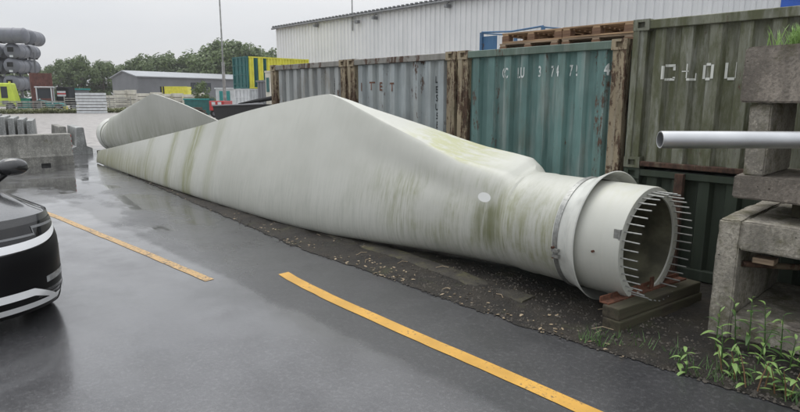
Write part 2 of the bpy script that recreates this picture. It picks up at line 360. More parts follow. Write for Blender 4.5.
for i in range(NX + 1):
    x = -19.4 + 27.4 * (i / NX); e = edgeY(x) + .05 * noise.noise(Vector((x * 3.1, 5, 0))) + .025 * noise.noise(Vector((x * 11, 2, 0)))
    grid.append([(x, e + (6.75 - e) * j / NY, max(.005, vergeZ(x, e + (6.75 - e) * j / NY))) for j in range(NY + 1)])
mb.rings(grid, closed=False); struct(mb.build('verge', M['soil'], smooth=60))
# concrete edging half buried beside the blade
kb = MB(); kpts = [(-9.4, 5.06), (-7.44, 4.90), (-6.25, 4.80), (-4.97, 4.72), (-4.27, 4.66), (-3.47, 4.56), (-3.0, 4.52)]
rows = []
for i in range(60):
    t = i / 59 * (len(kpts) - 1); k = min(int(t), len(kpts) - 2); u = t - k
    x = kpts[k][0] * (1 - u) + kpts[k + 1][0] * u; y = kpts[k][1] * (1 - u) + kpts[k + 1][1] * u; j = .012 * noise.noise(Vector((x * 6, 1, 0)))
    h = .040 + j + .018 * noise.noise(Vector((x * 1.3, 7, 0)))
    rows.append([(x, y - .09 + j, -.02), (x, y - .085 + j, h - .016), (x, y - .06 + j, h), (x, y + .14, h + .004), (x, y + .16, -.02)])
kb.rings(rows, True, True, True); struct(kb.build('kerb', M['kerb'], smooth=35))
# painted lines
def strip(pts, w, z, n=40):
    mb = MB(); L = []
    for i in range(n + 1):
        t = i / n * (len(pts) - 1); k = min(int(t), len(pts) - 2); u = t - k
        x = pts[k][0] * (1 - u) + pts[k + 1][0] * u; y = pts[k][1] * (1 - u) + pts[k + 1][1] * u
        j = .008 * noise.noise(Vector((x * 7, y, 0))); L.append([(x, y - w / 2 + j, z), (x, y + w / 2 + j * .6, z)])
    return mb.rings(L, closed=False)
struct(strip([(-11.6, 2.26), (-10.8, 2.33), (-7.75, 2.53), (-5.78, 2.64)], .105, .004).build('lane_marking', M['line_worn']))
struct(strip([(-5.45, 3.36), (-5.15, 3.31), (-4.45, 3.25), (-3.05, 3.20), (-2.35, 3.19), (-1.6, 3.16), (.5, 3.1), (2.5, 3.06)], .132, .004).build('lane_marking', M['line_fresh']))

# ------------------------------------------------------------------ corrugated containers
PD = .066
def prof(n, x0, x1, outw=.40, slope=.11):
    """break points (x, depth) of a trapezoid sheet: depth 0 is proud, PD is recessed"""
    p = (x1 - x0) / n; o, s = p * outw, p * slope; pts = []
    for i in range(n):
        a = x0 + i * p + (p - o - 2 * s) / 2
        pts += [(a, PD), (a + s, 0), (a + s + o, 0), (a + 2 * s + o, PD)]
    return [(x0, PD)] + pts + [(x1, PD)]
def depth(pr, x):
    for (a, b), (c, d) in zip(pr, pr[1:]):
        if a <= x <= c: return b + (d - b) * (x - a) / max(1e-6, c - a)
    return PD
def sheet(pr, y, z0, z1, flip=1, dent=.006, axis='x', rows=10):
    """corrugated wall; its proud faces lie at y (towards -Y when flip=1)"""
    mb = MB(); L = []
    for i in range(rows + 1):
        z = z0 + (z1 - z0) * i / rows
        L.append([(x, y + flip * (d + dent * noise.noise(Vector((x * 2.5 + y, z * 2.2, y)))), z) for x, d in pr])
    if axis == 'y': L = [[(b, a, c) for a, b, c in r] for r in L]
    return mb.rings(L, closed=False)
def casting(mb, x0, x1, y0, y1, z0, z1):
    w, h, yd = x1 - x0, z1 - z0, min(.05, (y1 - y0) * .4)
    hx0, hx1, hz0, hz1 = x0 + w * .28, x1 - w * .28, z0 + h * .24, z1 - h * .24
    mb.box(x0, x1, y0 + yd, y1, z0, z1)
    mb.box(x0, hx0, y0, y0 + yd - .001, z0, z1); mb.box(hx1, x1, y0, y0 + yd - .001, z0, z1)
    mb.box(hx0 + .0005, hx1 - .0005, y0 + .001, y0 + yd - .001, z0, hz0); mb.box(hx0 + .0005, hx1 - .0005, y0 + .001, y0 + yd - .001, hz1, z1)
def container(label, x0, x1, y0, z0, h, wall, post, rail, D=6.06, n=8, pw=.17, group='shipping containers in a row behind the blades', railh=.10, side=True, brail=None, brh=.135):
    t = thing('shipping_container', label, 'container', ((x0 + x1) / 2, y0, z0), group=group); off = ((x0 + x1) / 2, y0, z0)
    K = dict(off=off); y1 = y0 + D; zt = z0 + h
    pr = prof(n, x0 + pw, x1 - pw)
    sheet(pr, y0 + .045, z0 + brh - .01, zt - railh).build('end_wall', wall, t, **K)
    np = round((D - .3) / .275)
    for xx, fl in ((x0 + .035, 1), (x1 - .035, -1)):
        sheet(prof(np, y0 + .15, y1 - .15), xx, z0 + .12, zt - .09, fl, axis='y', rows=3).build('side_wall', wall, t, **K)
    MB().box(x0 + .1, x1 - .1, y1 - .08, y1 - .03, z0 + .12, zt - .09).build('rear_wall', wall, t, **K)
    sheet([(a, b * .5) for a, b in prof(np, y0 + .1, y1 - .1)], 0, x0 + .07, x1 - .07, 1, rows=2).v
    rb = MB(); L = [[(xx, yy, zt - .022 - d * .4) for yy, d in prof(np, y0 + .1, y1 - .1)] for xx in (x0 + .07, x1 - .07)]; rb.rings(L, False).build('roof', M['roofsteel'], t, **K)
    MB().box(x0 + .07, x1 - .07, y0 + .12, y1 - .1, z0 + .05, z0 + .1).build('floor', M['dark'], t, **K)
    for yy in (y0, y1 - .12):
        f = yy == y0
        MB().box(x0 + .165, x1 - .165, yy + .012, yy + .075, zt - railh - .005, zt - .012).build('top_rail', rail, t, bevel=.006, **K)
        MB().box(x0 + .165, x1 - .165, yy + .012, yy + .09, z0 + .02, z0 + brh).build('bottom_rail', brail or rail, t, bevel=.006, **K)
    for xx in (x0 + .015, x1 - .075):
        MB().box(xx, xx + .06, y0 + .165, y1 - .165, zt - .09, zt - .01).build('top_rail', rail, t, **K)
        MB().box(xx, xx + .06, y0 + .165, y1 - .165, z0 + .02, z0 + .125).build('bottom_rail', rail, t, **K)
    for cx in (x0, x1):
        s = 1 if cx == x0 else -1; a, b = sorted((cx + s * .004, cx + s * pw)); 
        for cy in (y0, y1):
            q = 1 if cy == y0 else -1; c, d = sorted((cy + q * .006, cy + q * .14))
            # corner post: an outer flat and a raised inner fold
            m = MB().box(a, b, c + (.02 if q == 1 else 0), d, z0 + .115, zt - .115)
            if q == 1: m.box(min(a, a) + (.0 if s == 1 else pw * .55), a + (pw * .45 if s == 1 else pw - .004), c, c + .03, z0 + .116, zt - .116)
            m.build('corner_post', post, t, bevel=.004, **K)
            for za in (z0, zt - .118):
                ca, cb = sorted((cx, cx + s * .178)); m = MB()
                cc, ce = sorted((cy, cy + q * .162))
                if q == 1: casting(m, ca, cb, cc, ce, za, za + .118)
                else: m.box(ca, cb, cc, ce, za, za + .118)
                m.build('corner_casting', post, t, **K)
    return t, off, pr
def bisect_to_sheet(bm, pr, y):
    for x, _ in pr[1:-1]:
        bmesh.ops.bisect_plane(bm, geom=bm.verts[:] + bm.edges[:] + bm.faces[:], plane_co=(x, 0, 0), plane_no=(1, 0, 0))
    for v in bm.verts: v.co.y = y + depth(pr, v.co.x) - .007
def glyph(ch, x, z, h, pr, y, mat, parent, off, name='letter', squeeze=.8):
    cu = bpy.data.curves.new('glyph', 'FONT'); cu.body = ch; cu.size = h / .69; cu.resolution_u = 3; cu.offset = h * .035
    o = bpy.data.objects.new('glyph', cu); COL.objects.link(o); dg = bpy.context.evaluated_depsgraph_get()
    me = bpy.data.meshes.new_from_object(o.evaluated_get(dg)); bpy.data.objects.remove(o); bpy.data.curves.remove(cu)
    xs = [v.co.x for v in me.vertices]; w = (min(xs) + max(xs)) / 2
    bm = bmesh.new(); bm.from_mesh(me); bpy.data.meshes.remove(me)
    for v in bm.verts: v.co = Vector((x + (v.co.x - w) * squeeze, 0, z + v.co.y - h / 2))
    bisect_to_sheet(bm, pr, y)
    bm2mesh(bm, name, mat, parent, off)
def bars(rects, pr, y, mat, parent, off, name='letter'):
    bm = bmesh.new()
    for x0, x1, z0, z1 in rects:
        bm.faces.new([bm.verts.new((a, 0, b)) for a, b in ((x0, z0), (x1, z0), (x1, z1), (x0, z1))])
    bisect_to_sheet(bm, pr, y); bm2mesh(bm, name, mat, parent, off)
def bm2mesh(bm, name, mat, parent, off):
    for v in bm.verts: v.co -= Vector(off)
    me = bpy.data.meshes.new(name); bm.to_mesh(me); bm.free(); me.materials.append(mat); return put(me, name, parent)
Y0 = 6.354; PIT = 2.5; CX = -10.524
c1 = container('faded grey container with rusty corner post, end of the row beside the yellow box', CX, CX + 2.45, Y0, 0, 2.59, M['palegrey2'], M['rustpost'], M['rail'])
c2 = container('pale blue-grey container with rusted letter marks, between the faded grey and teal ones', CX + PIT, CX + PIT + 2.45, Y0, 0, 2.59, M['palegrey'], M['rustpost'], M['rail'])
c3 = container('teal container with worn white lettering and wooden pallets on its roof', CX + 2 * PIT, CX + 2 * PIT + 2.46, Y0, 0, 2.59, M['teal'], M['rustpost'], M['railgreen'])
def letters(spec, c, mat, h, sq=.8, name='letter'):
    for ch, px, py in spec:
        p = onY(px, py, Y0 + .04); glyph(ch, p.x, p.z, h, c[2], Y0 + .045, mat, c[0], c[1], name, sq)
letters([('C', 501.3, 73), ('C', 506.2, 73), ('L', 516.2, 72.8), ('U', 522.5, 72.6), ('3', 539.8, 71.4), ('7', 550, 71.2), ('4', 557.3, 71), ('7', 568.4, 70.4), ('2', 576, 70.3), ('4', 606, 69.4)], c3, M['letter_white'], .125, .5)
letters([('L', 433.6, 79.5), ('E', 433.8, 89.5), ('S', 434, 98), ('U', 434, 107), ('5', 434.2, 116), ('5', 434.4, 125)], c2, M['letter_dark'], .095, .7)
letters([('I', 361.6, 87), ('T', 371.3, 86), ('E', 381, 86.5), ('T', 392, 87)], c2, M['letter_rust'], .13, .8, 'rust_mark')
letters([('L', 332, 80), ('E', 332, 85), ('S', 332, 90), ('U', 332, 95)], c1, M['letter_dark'], .07, .8)
# the stacked half-height pair
X4 = CX + 3 * PIT + .02
lo = container('dark green half-height container on the ground, under the mossy olive one', X4, X4 + 6.06, Y0 + .02, 0, 1.17, M['darkgreen'], M['darkgreen'], M['darkgreen'], 2.44, 21, railh=.08)
MB().box(-2.42, -2.33, Y0 - .035, Y0 + .03, .0, 1.15).build('stake', M['rustpost2'], lo[0], off=lo[1], bevel=.004)
up = container('mossy olive half-height container with white stencil letters, stacked on the dark one', X4, X4 + 6.06, Y0, 1.175, 1.60, M['olive'], M['olive'], M['olive'], 2.44, 21, pw=.15, brail=M['rustpost2'], brh=.075)
def stencil(ch, px, py, hh=.085, w=.062, s=.026):
    p = onY(px, py, Y0 + .04); x, z = p.x, p.z; g = .012
    P = {'C': [(x - w, x - w + s, z - hh + s * .6, z + hh - s * .6), (x - w + s + .004, x + w - .004, z + hh - s, z + hh), (x - w + s + .004, x + w - .004, z - hh, z - hh + s), (x + w - s, x + w, z - hh + s * .7, z - hh + s * 1.5), (x + w - s, x + w, z + .02, z + hh - s * .8)],
         'L': [(x - w * .3, x - w * .3 + .012, z - hh + s, z + hh), (x - w * .2, x + w, z - hh, z - hh + s * .9), (x + w - .012, x + w, z - hh + s, z - .01), (x - w, x + w * .1, z + .005, z + .015)],
         'O': [(x - w, x - w + s, z - hh + s * .6, z + hh - s * .6), (x + w - s, x + w, z - hh + s * .6, z + hh - s * .6), (x - w + s + .004, x + w - s - .004, z + hh - s, z + hh), (x - w + s + .004, x + w - s - .004, z - hh, z - hh + s)],
         'U': [(x - w, x - w + s, z - hh + s * .6, z + hh), (x + w - s * .8, x + w, z - hh + s * .6, z + hh), (x - w + s + .004, x + w - s - .004, z - hh, z - hh + s)]}[ch]
    bars(P, up[2], Y0 + .045, M['letter_white2'], up[0], up[1], 'stencil_letter')
for ch, px, py in (('C', 667, 72.5), ('L', 688, 72.3), ('O', 707, 71.8), ('U', 729.4, 71.2)): stencil(ch, px, py)

# ------------------------------------------------------------------ pallets, blue cage and crate on the containers
def pallet(label, loc, rz, wood):
    t = thing('wooden_pallet', label, 'pallet', loc, rz, 'pallets on the teal container')
    blk = MB().box(-.06, .06, -.06, .06, 0, .078).mesh('block', M['nailblock'], bevel=.003); pk = MB().box(-.5, .5, -.05, .05, 0, .022).mesh('plank', wood, bevel=.002)
    ck = MB().box(-.05, .05, -.6, .6, 0, .022).mesh('stringer', wood, bevel=.002)
    for y in (-.55, 0, .55): put(pk, 'plank', t, (0, y, 0))
    for x in (-.44, 0, .44):
        for y in (-.54, 0, .54): put(blk, 'block', t, (x, y, .0225))
        put(ck, 'stringer', t, (x, 0, .101))
    for k in range(9): put(pk, 'plank', t, (0, -.55 + .1375 * k, .1235))
    return t
zr = 2.592
pallet('weathered pallet underneath another, near the blue cage', (-4.98, 7.86, zr), R(-.6), M['pallet_old'])
pallet('brown pallet on top of a weathered one, near the blue cage', (-4.95, 7.87, zr + .147), R(.8), M['pallet'])
pallet('weathered pallet underneath another, beside the mossy olive container', (-3.93, 7.85, zr), R(.5), M['pallet_old'])
pallet('brown pallet on top of a weathered one, beside the mossy olive container', (-3.91, 7.84, zr + .147), R(-.7), M['pallet'])
cg = thing('wire_cage', 'blue steel wire cage on the teal container roof, beside the pallets', 'cage', (-6.0, 8.75, zr))
for x in (-.62, .62):
    for y in (-.5, .5): MB().box(x - .025, x + .025, y - .025, y + .025, 0, .50 if y > 0 else .47).build('post', M['blue'], cg)
MB().box(-.59, -.30, -.495, -.475, 0, .40).build('panel', M['blue'], cg)
for y in (-.5, .5): MB().tube([(-.62, y, .475 + (.03 if y > 0 else -.0)), (0, y, .44 if y < 0 else .50), (.62, y, .475 + (.03 if y > 0 else 0))], .016, 6).build('top_rail', M['blue'], cg); MB().box(-.6, .6, y - .015, y + .015, .01, .05).build('bottom_rail', M['blue'], cg)
for x in (-.62, .62): MB().tube([(x, -.48, .46), (x, .48, .49)], .014, 6).build('top_rail', M['blue'], cg)
wm = MB()
for k in range(14): wm.box(-.6 + k * .09, -.596 + k * .09, .497, .501, .04, .48); 
for k in range(6): wm.box(-.6, .6, .5015, .5055, .08 + k * .07, .084 + k * .07); wm.box(.3, .6, -.501, -.497, .08 + k * .06, .084 + k * .06)
wm.build('mesh', M['blue'], cg)['kind'] = 'stuff'
pc = onY(797, 6, 7.3)
cr_ = thing('plastic_crate', 'blue plastic crate on top of the mossy olive container', 'crate', (pc.x + .15, 7.5, 1.175 + 1.602))
m = MB(); m.box(-.3, .3, -.2, .2, 0, .02)
for a in ((-.3, .3, -.2, -.18), (-.3, .3, .18, .2), (-.3, -.28, -.18, .18), (.28, .3, -.18, .18)): m.box(a[0], a[1], a[2], a[3], .0205, .3)
m.box(-.32, .32, -.22, -.2005, .26, .3); m.build('tub', M['blue2'], cr_); MB().box(-.1, .1, -.235, -.2205, .2, .235).build('handle', M['blue2'], cr_)

# ------------------------------------------------------------------ turbine blades
def lerp_tab(tab, x):
    """monotone cubic (Fritsch-Carlson) along the blade, straight through the abrupt end of the fin"""
    if x >= tab[0][0]: return list(tab[0])
    if x <= tab[-1][0]: return list(tab[-1])
    for i, (a, b) in enumerate(zip(tab, tab[1:])):
        if a[0] >= x >= b[0]:
            h = b[0] - a[0]; u = (x - a[0]) / h; r = [x]
            for j in range(1, len(a)):
                d = (b[j] - a[j]) / h
                if i < 3: r.append(a[j] + d * (x - a[0])); continue
                def slope(p, q, w):
                    d0 = (q[j] - p[j]) / (q[0] - p[0]); d1 = (w[j] - q[j]) / (w[0] - q[0]); return 0 if d0 * d1 <= 0 else 2 * d0 * d1 / (d0 + d1)
                m0 = slope(tab[i - 1], a, b) if i > 3 else d; m1 = slope(a, b, tab[i + 2]) if i + 2 < len(tab) else d
                r.append(a[j] * (2 * u ** 3 - 3 * u * u + 1) + h * m0 * (u ** 3 - 2 * u * u + u) + b[j] * (3 * u * u - 2 * u ** 3) + h * m1 * (u ** 3 - u * u))
            return r
RC, YC, ZC = .52, 5.17, .655
#       X,    circle, zbot, ztop, Yle,  Ynear, Yfar, dz,   T
TAB = [(-3.36, 1.0, .135, 1.175, 5.17, 5.17, 5.17, .0, 1.0),
       (-3.42, .97, .133, 1.178, 5.16, 5.15, 5.25, .005, 1.0), (-3.50, .72, .13, 1.235, 5.15, 5.10, 5.40, .09, 1.0), (-3.60, .62, .125, 1.300, 5.13, 5.09, 5.44, .115, .99),
       (-3.85, .52, .12, 1.335, 5.10, 5.085, 5.46, .125, .97), (-4.25, .40, .105, 1.385, 5.05, 5.08, 5.46, .125, .93), (-4.75, .28, .09, 1.490, 4.98, 5.085, 5.43, .11, .86),
       (-5.25, .18, .07, 1.605, 4.91, 5.09, 5.39, .085, .80), (-5.75, .10, .055, 1.715, 4.85, 5.10, 5.34, .05, .74), (-6.25, .04, .045, 1.830, 4.79, 5.12, 5.28, .015, .68),
       (-6.50, .02, .04, 1.900, 4.77, 5.13, 5.24, .005, .65), (-6.74, .0, .04, 1.955, 4.76, 5.14, 5.21, 0, .63), (-6.95, .0, .035, 1.996, 4.75, 5.155, 5.19, 0, .61),
       (-7.2, .0, .03, 1.98, 4.74, 5.16, 5.194, 0, .59), (-8.04, .0, .03, 1.890, 4.72, 5.165, 5.199, 0, .54), (-9.33, 0, .03, 1.720, 4.75, 5.17, 5.204, 0, .48),
       (-11.38, 0, .025, 1.380, 4.84, 5.18, 5.214, 0, .40), (-13.51, 0, .02, 1.080, 4.96, 5.20, 5.234, 0, .31), (-15.6, 0, .02, .800, 5.10, 5.24, 5.274, 0, .24), (-17.2, 0, .02, .590, 5.22, 5.30, 5.334, 0, .19), (-18.5, 0, .02, .43, 5.32, 5.38, 5.39, 0, .15), (-19.0, 0, .02, .36, 5.37, 5.42, 5.43, 0, .13)]
def naca(s): return 5 * (.2969 * math.sqrt(s) - .126 * s - .3516 * s * s + .2843 * s ** 3 - .1036 * s ** 4)
def section(x, m=26):
    X, w, zb, zt, yl, yn, yf, dz, T = lerp_tab(TAB, x)
    near, far = [], []
    k = 1 - w
    for j in range(m + 1):
        s = (1 + math.cos(math.pi * j / m)) / 2; a = math.pi * j / m
        cy, cz = YC, ZC + RC * math.cos(a); cyo = RC * math.sin(a)
        if k < .02: near.append((x, cy - cyo, cz)); far.append((x, cy + cyo, cz)); continue
        ztp = min((zt - w * (ZC + RC)) / k, zt + .6); znp = ztp - dz / k
        yt = naca(s) * T * .5 / .5 * 1.0 * .5 * 2
        ym = yl + ((yn + yf) / 2 - yl) * s
        hn = (yf - yn) / 2 / k * s ** 3.2
        dip = .03 * math.exp(-((s - .70) / .11) ** 2) * max(0, 1 - abs(x + 4.9) / 1.35) ** .7
        near.append((x, w * (cy - cyo) + k * (ym - yt * .5 - hn) + dip, w * cz + k * (zb + s * (znp - zb))))
        far.append((x, w * (cy + cyo) + k * (ym + yt * .5 + hn), w * cz + k * (zb + s * (ztp - zb))))
    n0, f0 = Vector(near[0]), Vector(far[0]); top = [tuple(n0.lerp(f0, u)) for u in (.25, .5, .75)]
    return near + far[-2::-1] + top[::-1]
def loft(xs, rotor=None):
    return [section(x) for x in xs]
xs = []
for a, b in zip(TAB, TAB[1:]):
    nn = max(2, int(abs(a[0] - b[0]) / .16)); nn = max(nn, 4 if a[0] > -3.7 else 2)
    xs += [a[0] + (b[0] - a[0]) * i / nn for i in range(nn)]
xs.append(TAB[-1][0])
def circle(x, r, n=64, cy=YC, cz=ZC): return [(x, cy + r * math.cos(2 * math.pi * k / n), cz + r * math.sin(2 * math.pi * k / n)) for k in range(n)]
ROOTX = -2.10
def make_blade(label, skin, loc, group=None):
    B = thing('turbine_blade', label, 'turbine blade', loc, group=group); K = dict(off=loc)
    rows = loft(xs); nose = [tuple(Vector(p) * .5 + Vector((-19.03, 5.40, .19)) * .5 + Vector((-.02, 0, 0))) for p in rows[-1]]
    MB().rings(rows + [nose], True, False, True).build('airfoil_skin', skin, B, smooth=24, **K)
    m = MB(); m.rings([circle(x, r) for x, r in ((-3.362, .40), (-3.362, .5205), (-3.355, .527), (-3.20, .529), (-3.19, .5225), (-2.62, .521), (-2.12, .521), (ROOTX, .515), (ROOTX, .435), (-2.3, .43), (-3.2, .42))])
    sh = m.build('root_cylinder', skin, B, smooth=35, **K)
    MB().rings([circle(-2.115, .434), circle(-2.3, .4285), circle(-3.2, .4185)]).build('root_lining', M['inner'], B, smooth=50, **K)
    MB().rings([circle(-3.17, .419), circle(-3.175, .2), circle(-3.19, .02)], True, False, True).build('bulkhead', M['inner'], B, smooth=50, **K)
    return B
B1 = make_blade('long weathered turbine blade with bolted root end, lying beside the asphalt', M['blade'], (-2.6, 5.17, .0), 'turbine blades on the verge')
K1 = dict(off=(-2.6, 5.17, 0))
# studs round the root flange
st = MB().tube([(-.05, 0, 0), (.155, 0, 0)], .0068, 8).mesh('stud', M['stud'], smooth=40)
for k in range(40):
    a = 2 * math.pi * (k + .5) / 40; o = put(st, 'stud', B1, (ROOTX + 2.6, .477 * math.cos(a), ZC + .477 * math.sin(a))); o.rotation_euler = (0, rnd.uniform(-.03, .03), rnd.uniform(-.03, .03))
# flared weather collar
CY, CZ = 5.205, .652
m = MB(); m.rings([circle(x, r, 72, cy, cz) for x, r, cy, cz in ((-2.76, .5225, YC, ZC), (-2.76, .535, YC, ZC), (-2.64, .54, YC, ZC), (-2.615, .57, CY, CZ), (-2.505, .622, CY, CZ), (-2.497, .614, CY, CZ), (-2.605, .562, CY, CZ), (-2.63, .53, YC, ZC))])
m.build('weather_collar', M['collar'], B1, smooth=30, **K1)
m = MB(); m.rings([circle(x, r, 72) for x, r in ((-2.745, .5375), (-2.745, .545), (-2.695, .546), (-2.695, .539))]); m.build('collar_strap', M['stud'], B1, smooth=30, **K1)
for a in (R(186), R(196)):
    p = (-2.72, YC + .556 * math.cos(a), ZC + .556 * math.sin(a)); MB().tube([(p[0], p[1], p[2]), (p[0], p[1] - .03, p[2])], .012, 8).build('strap_bolt', M['rust'], B1, **K1)
m = MB(); a = R(191)
for q in (-.05, .05): m.obox((-2.86, YC + .566 * math.cos(a + q), ZC + .566 * math.sin(a + q)), (.035, 0, 0), (.006, 0, 0.0), (0, .0, .018)) if 0 else m.box(-2.73, -2.66, YC + .58 * math.cos(a + q) - .004, YC + .58 * math.cos(a + q) + .03, ZC + .58 * math.sin(a + q) - .014, ZC + .58 * math.sin(a + q) + .014)
m.build('strap_clamp', M['stud'], B1, **K1)
MB().tube([(-2.33, YC - .515, .635), (-2.33, YC - .545, .635)], .011, 8).build('drain_plug', M['rust'], B1, **K1)
MB().box(-2.16, -2.102, YC - .505, YC - .452, .77, .86).build('root_plate', M['stud'], B1, **K1)
# the second blade: same mould, turned end for end, behind the first
L2 = (-21.1, 6.56, .06)
B2 = make_blade('second grey turbine blade behind the long one, its root end towards the barriers', M['blade2'], (-2.6, 5.17, 0), 'turbine blades on the verge')
B2.location = L2; B2.rotation_euler = (0, 0, math.pi - R(3.0))
for k in range(24):
    a = 2 * math.pi * (k + .5) / 24; put(st, 'stud', B2, (ROOTX + 2.6, .477 * math.cos(a), ZC + .477 * math.sin(a)))
m = MB(); m.rings([circle(x, r, 48) for x, r in ((-2.98, .528), (-2.98, .545), (-2.80, .548), (-2.575, .575), (-2.565, .569), (-2.79, .535))]); m.build('weather_collar', M['collar'], B2, smooth=30, **K1)
# root cylinders sit a few degrees off the aerofoil's line
for Bq in (B1, B2):
    for ch in Bq.children:
        if ch.name.split('.')[0] == 'airfoil_skin': continue
        pv_ = Vector((-.76, 0, 0)); ch.location = pv_ + Matrix.Rotation(R(-4.5), 3, 'Z') @ (ch.location - pv_); ch.rotation_euler.z += R(-4.5)
# supports
t = thing('timber_sleeper', 'lower mossy timber sleeper on the soil under the blade root', 'timber', (-2.02, 5.1, 0), R(-8)); MB().box(-.085, .085, -.66, .66, 0.012, .115).build('beam', M['sleeper'], t, bevel=.012, seg=2)
t = thing('timber_sleeper', 'upper mossy timber sleeper on which the blade root rests', 'timber', (-2.035, 5.09, .1155), R(-8.6)); MB().box(-.08, .08, -.64, .65, 0, .105).build('beam', M['sleeper'], t, bevel=.012, seg=2)
t = thing('steel_angle', 'rusty steel bracket wedged on the timber under the bolted root end', 'bracket', (-2.10, 5.1, .221), R(-8.6))
MB().box(-.06, .03, -.62, .6, 0, .012).box(-.0615, -.05, -.62, .6, .0125, .05).build('angle', M['rust'], t); MB().box(.0, .012, .02, .075, .0125, .12).build('tab', M['rust'], t); MB().box(-.03, .02, -.28, -.2, .0125, .06).build('wedge', M['rust'], t)
t = thing('timber_sleeper', 'timber block in the shade under the grey blade root behind', 'timber', (-21.3, 6.56, 0), 0); MB().box(-.1, .1, -.5, .5, 0.0, .19).build('beam', M['sleeper'], t, bevel=.012)

# ------------------------------------------------------------------ stacked precast concrete and the steel tube
def rough_block(boxes, name, mat, parent, off, cut=.07, amp=.008, chip=.0, seed=0, bev=.012):
    bm = bmesh.new()
    for b in boxes:
        q = bmesh.ops.create_cube(bm, size=1)['verts']
        for v in q:
            v.co = Vector((b[0] if v.co.x < 0 else b[1], b[2] if v.co.y < 0 else b[3], b[4] if v.co.z < 0 else b[5]))
    bmesh.ops.bevel(bm, geom=bm.edges[:], offset=bev, segments=2, affect='EDGES', clamp_overlap=True)
    for ax in range(3):
        lo_, hi_ = min(v.co[ax] for v in bm.verts), max(v.co[ax] for v in bm.verts); c = lo_ + cut
        while c < hi_ - .01:
            no = [0, 0, 0]; no[ax] = 1; co = [0, 0, 0]; co[ax] = c
            bmesh.ops.bisect_plane(bm, geom=bm.verts[:] + bm.edges[:] + bm.faces[:], plane_co=co, plane_no=no); c += cut
    for v in bm.verts:
        p = v.co; n = noise.noise_vector(p * 5 + Vector((seed, 0, 0))) * amp + noise.noise_vector(p * 16 + Vector((0, seed, 0))) * amp * .6
        v.co = p + n
        if chip:
            f = chip(v.co)
            if f: v.co += f
    for v in bm.verts: v.co -= Vector(off)
    bmesh.ops.recalc_face_normals(bm, faces=bm.faces[:])
    me = bpy.data.meshes.new(name); bm.to_mesh(me); bm.free(); me.materials.append(mat)
    for p in me.polygons: p.use_smooth = True
    me.set_sharp_from_angle(angle=R(40)); return put(me, name, parent)
XA, YA = -1.535, 4.98
off = (XA + .9, YA + .5, 0); LF = thing('precast_concrete_unit', 'chipped concrete frame standing on the soil, open front with a pipe inside', 'concrete block', off, group='stacked precast concrete')
def chipA(p):
    d = (Vector((p.x, p.y, p.z)) - Vector((XA, YA, 1.0))).length
    k = max(0, 1 - d / .30); n = noise.noise(p * 14)
    r = Vector((k * .006 + .014 * k * n, k * .015, -k * .012 + .016 * k * n))
    return r
rough_block([(XA, XA + .165, YA, YA + 1.3, .0, 1.0)], 'side_wall', M['conc'], LF, off, .045, .0055, chipA, 1)
rough_block([(XA + 1.75, XA + 1.92, YA, YA + 1.3, .0, 1.0)], 'side_wall', M['conc'], LF, off, .09, .008, 0, 2)
rough_block([(XA + .167, XA + 1.748, YA + .004, YA + 1.3, .765, .992)], 'top_beam', M['conc'], LF, off, .06, .008, 0, 3)
rough_block([(XA + .167, XA + 1.748, YA + .01, YA + 1.3, .03, .215)], 'bottom_slab', M['conc'], LF, off, .07, .008, 0, 4)
MB().tube([(-.93, YA + .10, .216), (-.93, YA + .10, .2165)], .09, 24).rings([[(-.93 + r * math.cos(a * .2618), YA + .14 + r * .8 * math.sin(a * .2618), .2205) for a in range(24)] for r in (.085, .0)], True).build('socket', M['conc2'], LF, off=off)
pb = thing('steel_pipe', 'thin rusty pipe leaning across the opening of the chipped concrete frame', 'pipe', (XA + .5, YA + .4, .6)); MB().tube([(-.33, -.28, .03), (.12, .22, -.02)], .026, 10).build('tube', M['rustpost2'], pb, smooth=40)
pb = thing('timber_offcut', 'short pale offcut tucked under the beam of the chipped concrete frame', 'offcut', (XA + .32, YA + .15, .66)); MB().box(-.075, .075, -.06, .06, 0, .045).build('block', M['pallet_old'], pb, bevel=.004)
XB, YB = -1.50, 5.12
off = (XB + .9, YB + .45, 1.0); UF = thing('precast_concrete_unit', 'brown concrete frame stacked on the chipped one, grass growing on top', 'concrete block', off, group='stacked precast concrete')
def chipB(p):
    k = max(0, 1 - (p - Vector((XB, YB, 2.33))).length / .16); n = noise.noise(p * 17); return Vector((.008 * k, .01 * k, -.008 * k)) * (1 + 2 * n)
rough_block([(XB, XB + 1.9, YB, YB + .85, 1.150, 1.335)], 'base_slab', M['conc2'], UF, off, .08, .006, 0, 11)
rough_block([(XB + .045, XB + .20, YB + .05, YB + .80, 1.337, 1.905)], 'upright', M['conc'], UF, off, .08, .006, 0, 12)
rough_block([(XB + 1.7, XB + 1.86, YB + .05, YB + .80, 1.337, 1.905)], 'upright', M['conc2'], UF, off, .1, .006, 0, 13)
rough_block([(XB - .01, XB + 1.91, YB - .02, YB + .85, 1.907, 2.335)], 'top_slab', M['conc2'], UF, off, .07, .007, chipB, 14)
for xx in (XB + .42, XB + 1.5):
    t = thing('timber_spacer', 'flat timber spacer between the two stacked concrete frames', 'spacer', (xx, YB + .4, 1.0), 0, 'spacers between the concrete frames'); MB().box(-.06, .06, -.12, .38, .0, .143).build('block', M['sleeper'], t, bevel=.006)
t = thing('steel_pipe', 'short pale pipe end poking out between the two concrete frames', 'pipe', (-.80, YB + .0, 1.06)); MB().tube([(-.16, -.02, .0), (.30, .1, .0)], .028, 12).build('tube', M['pallet_old'], t, smooth=40)
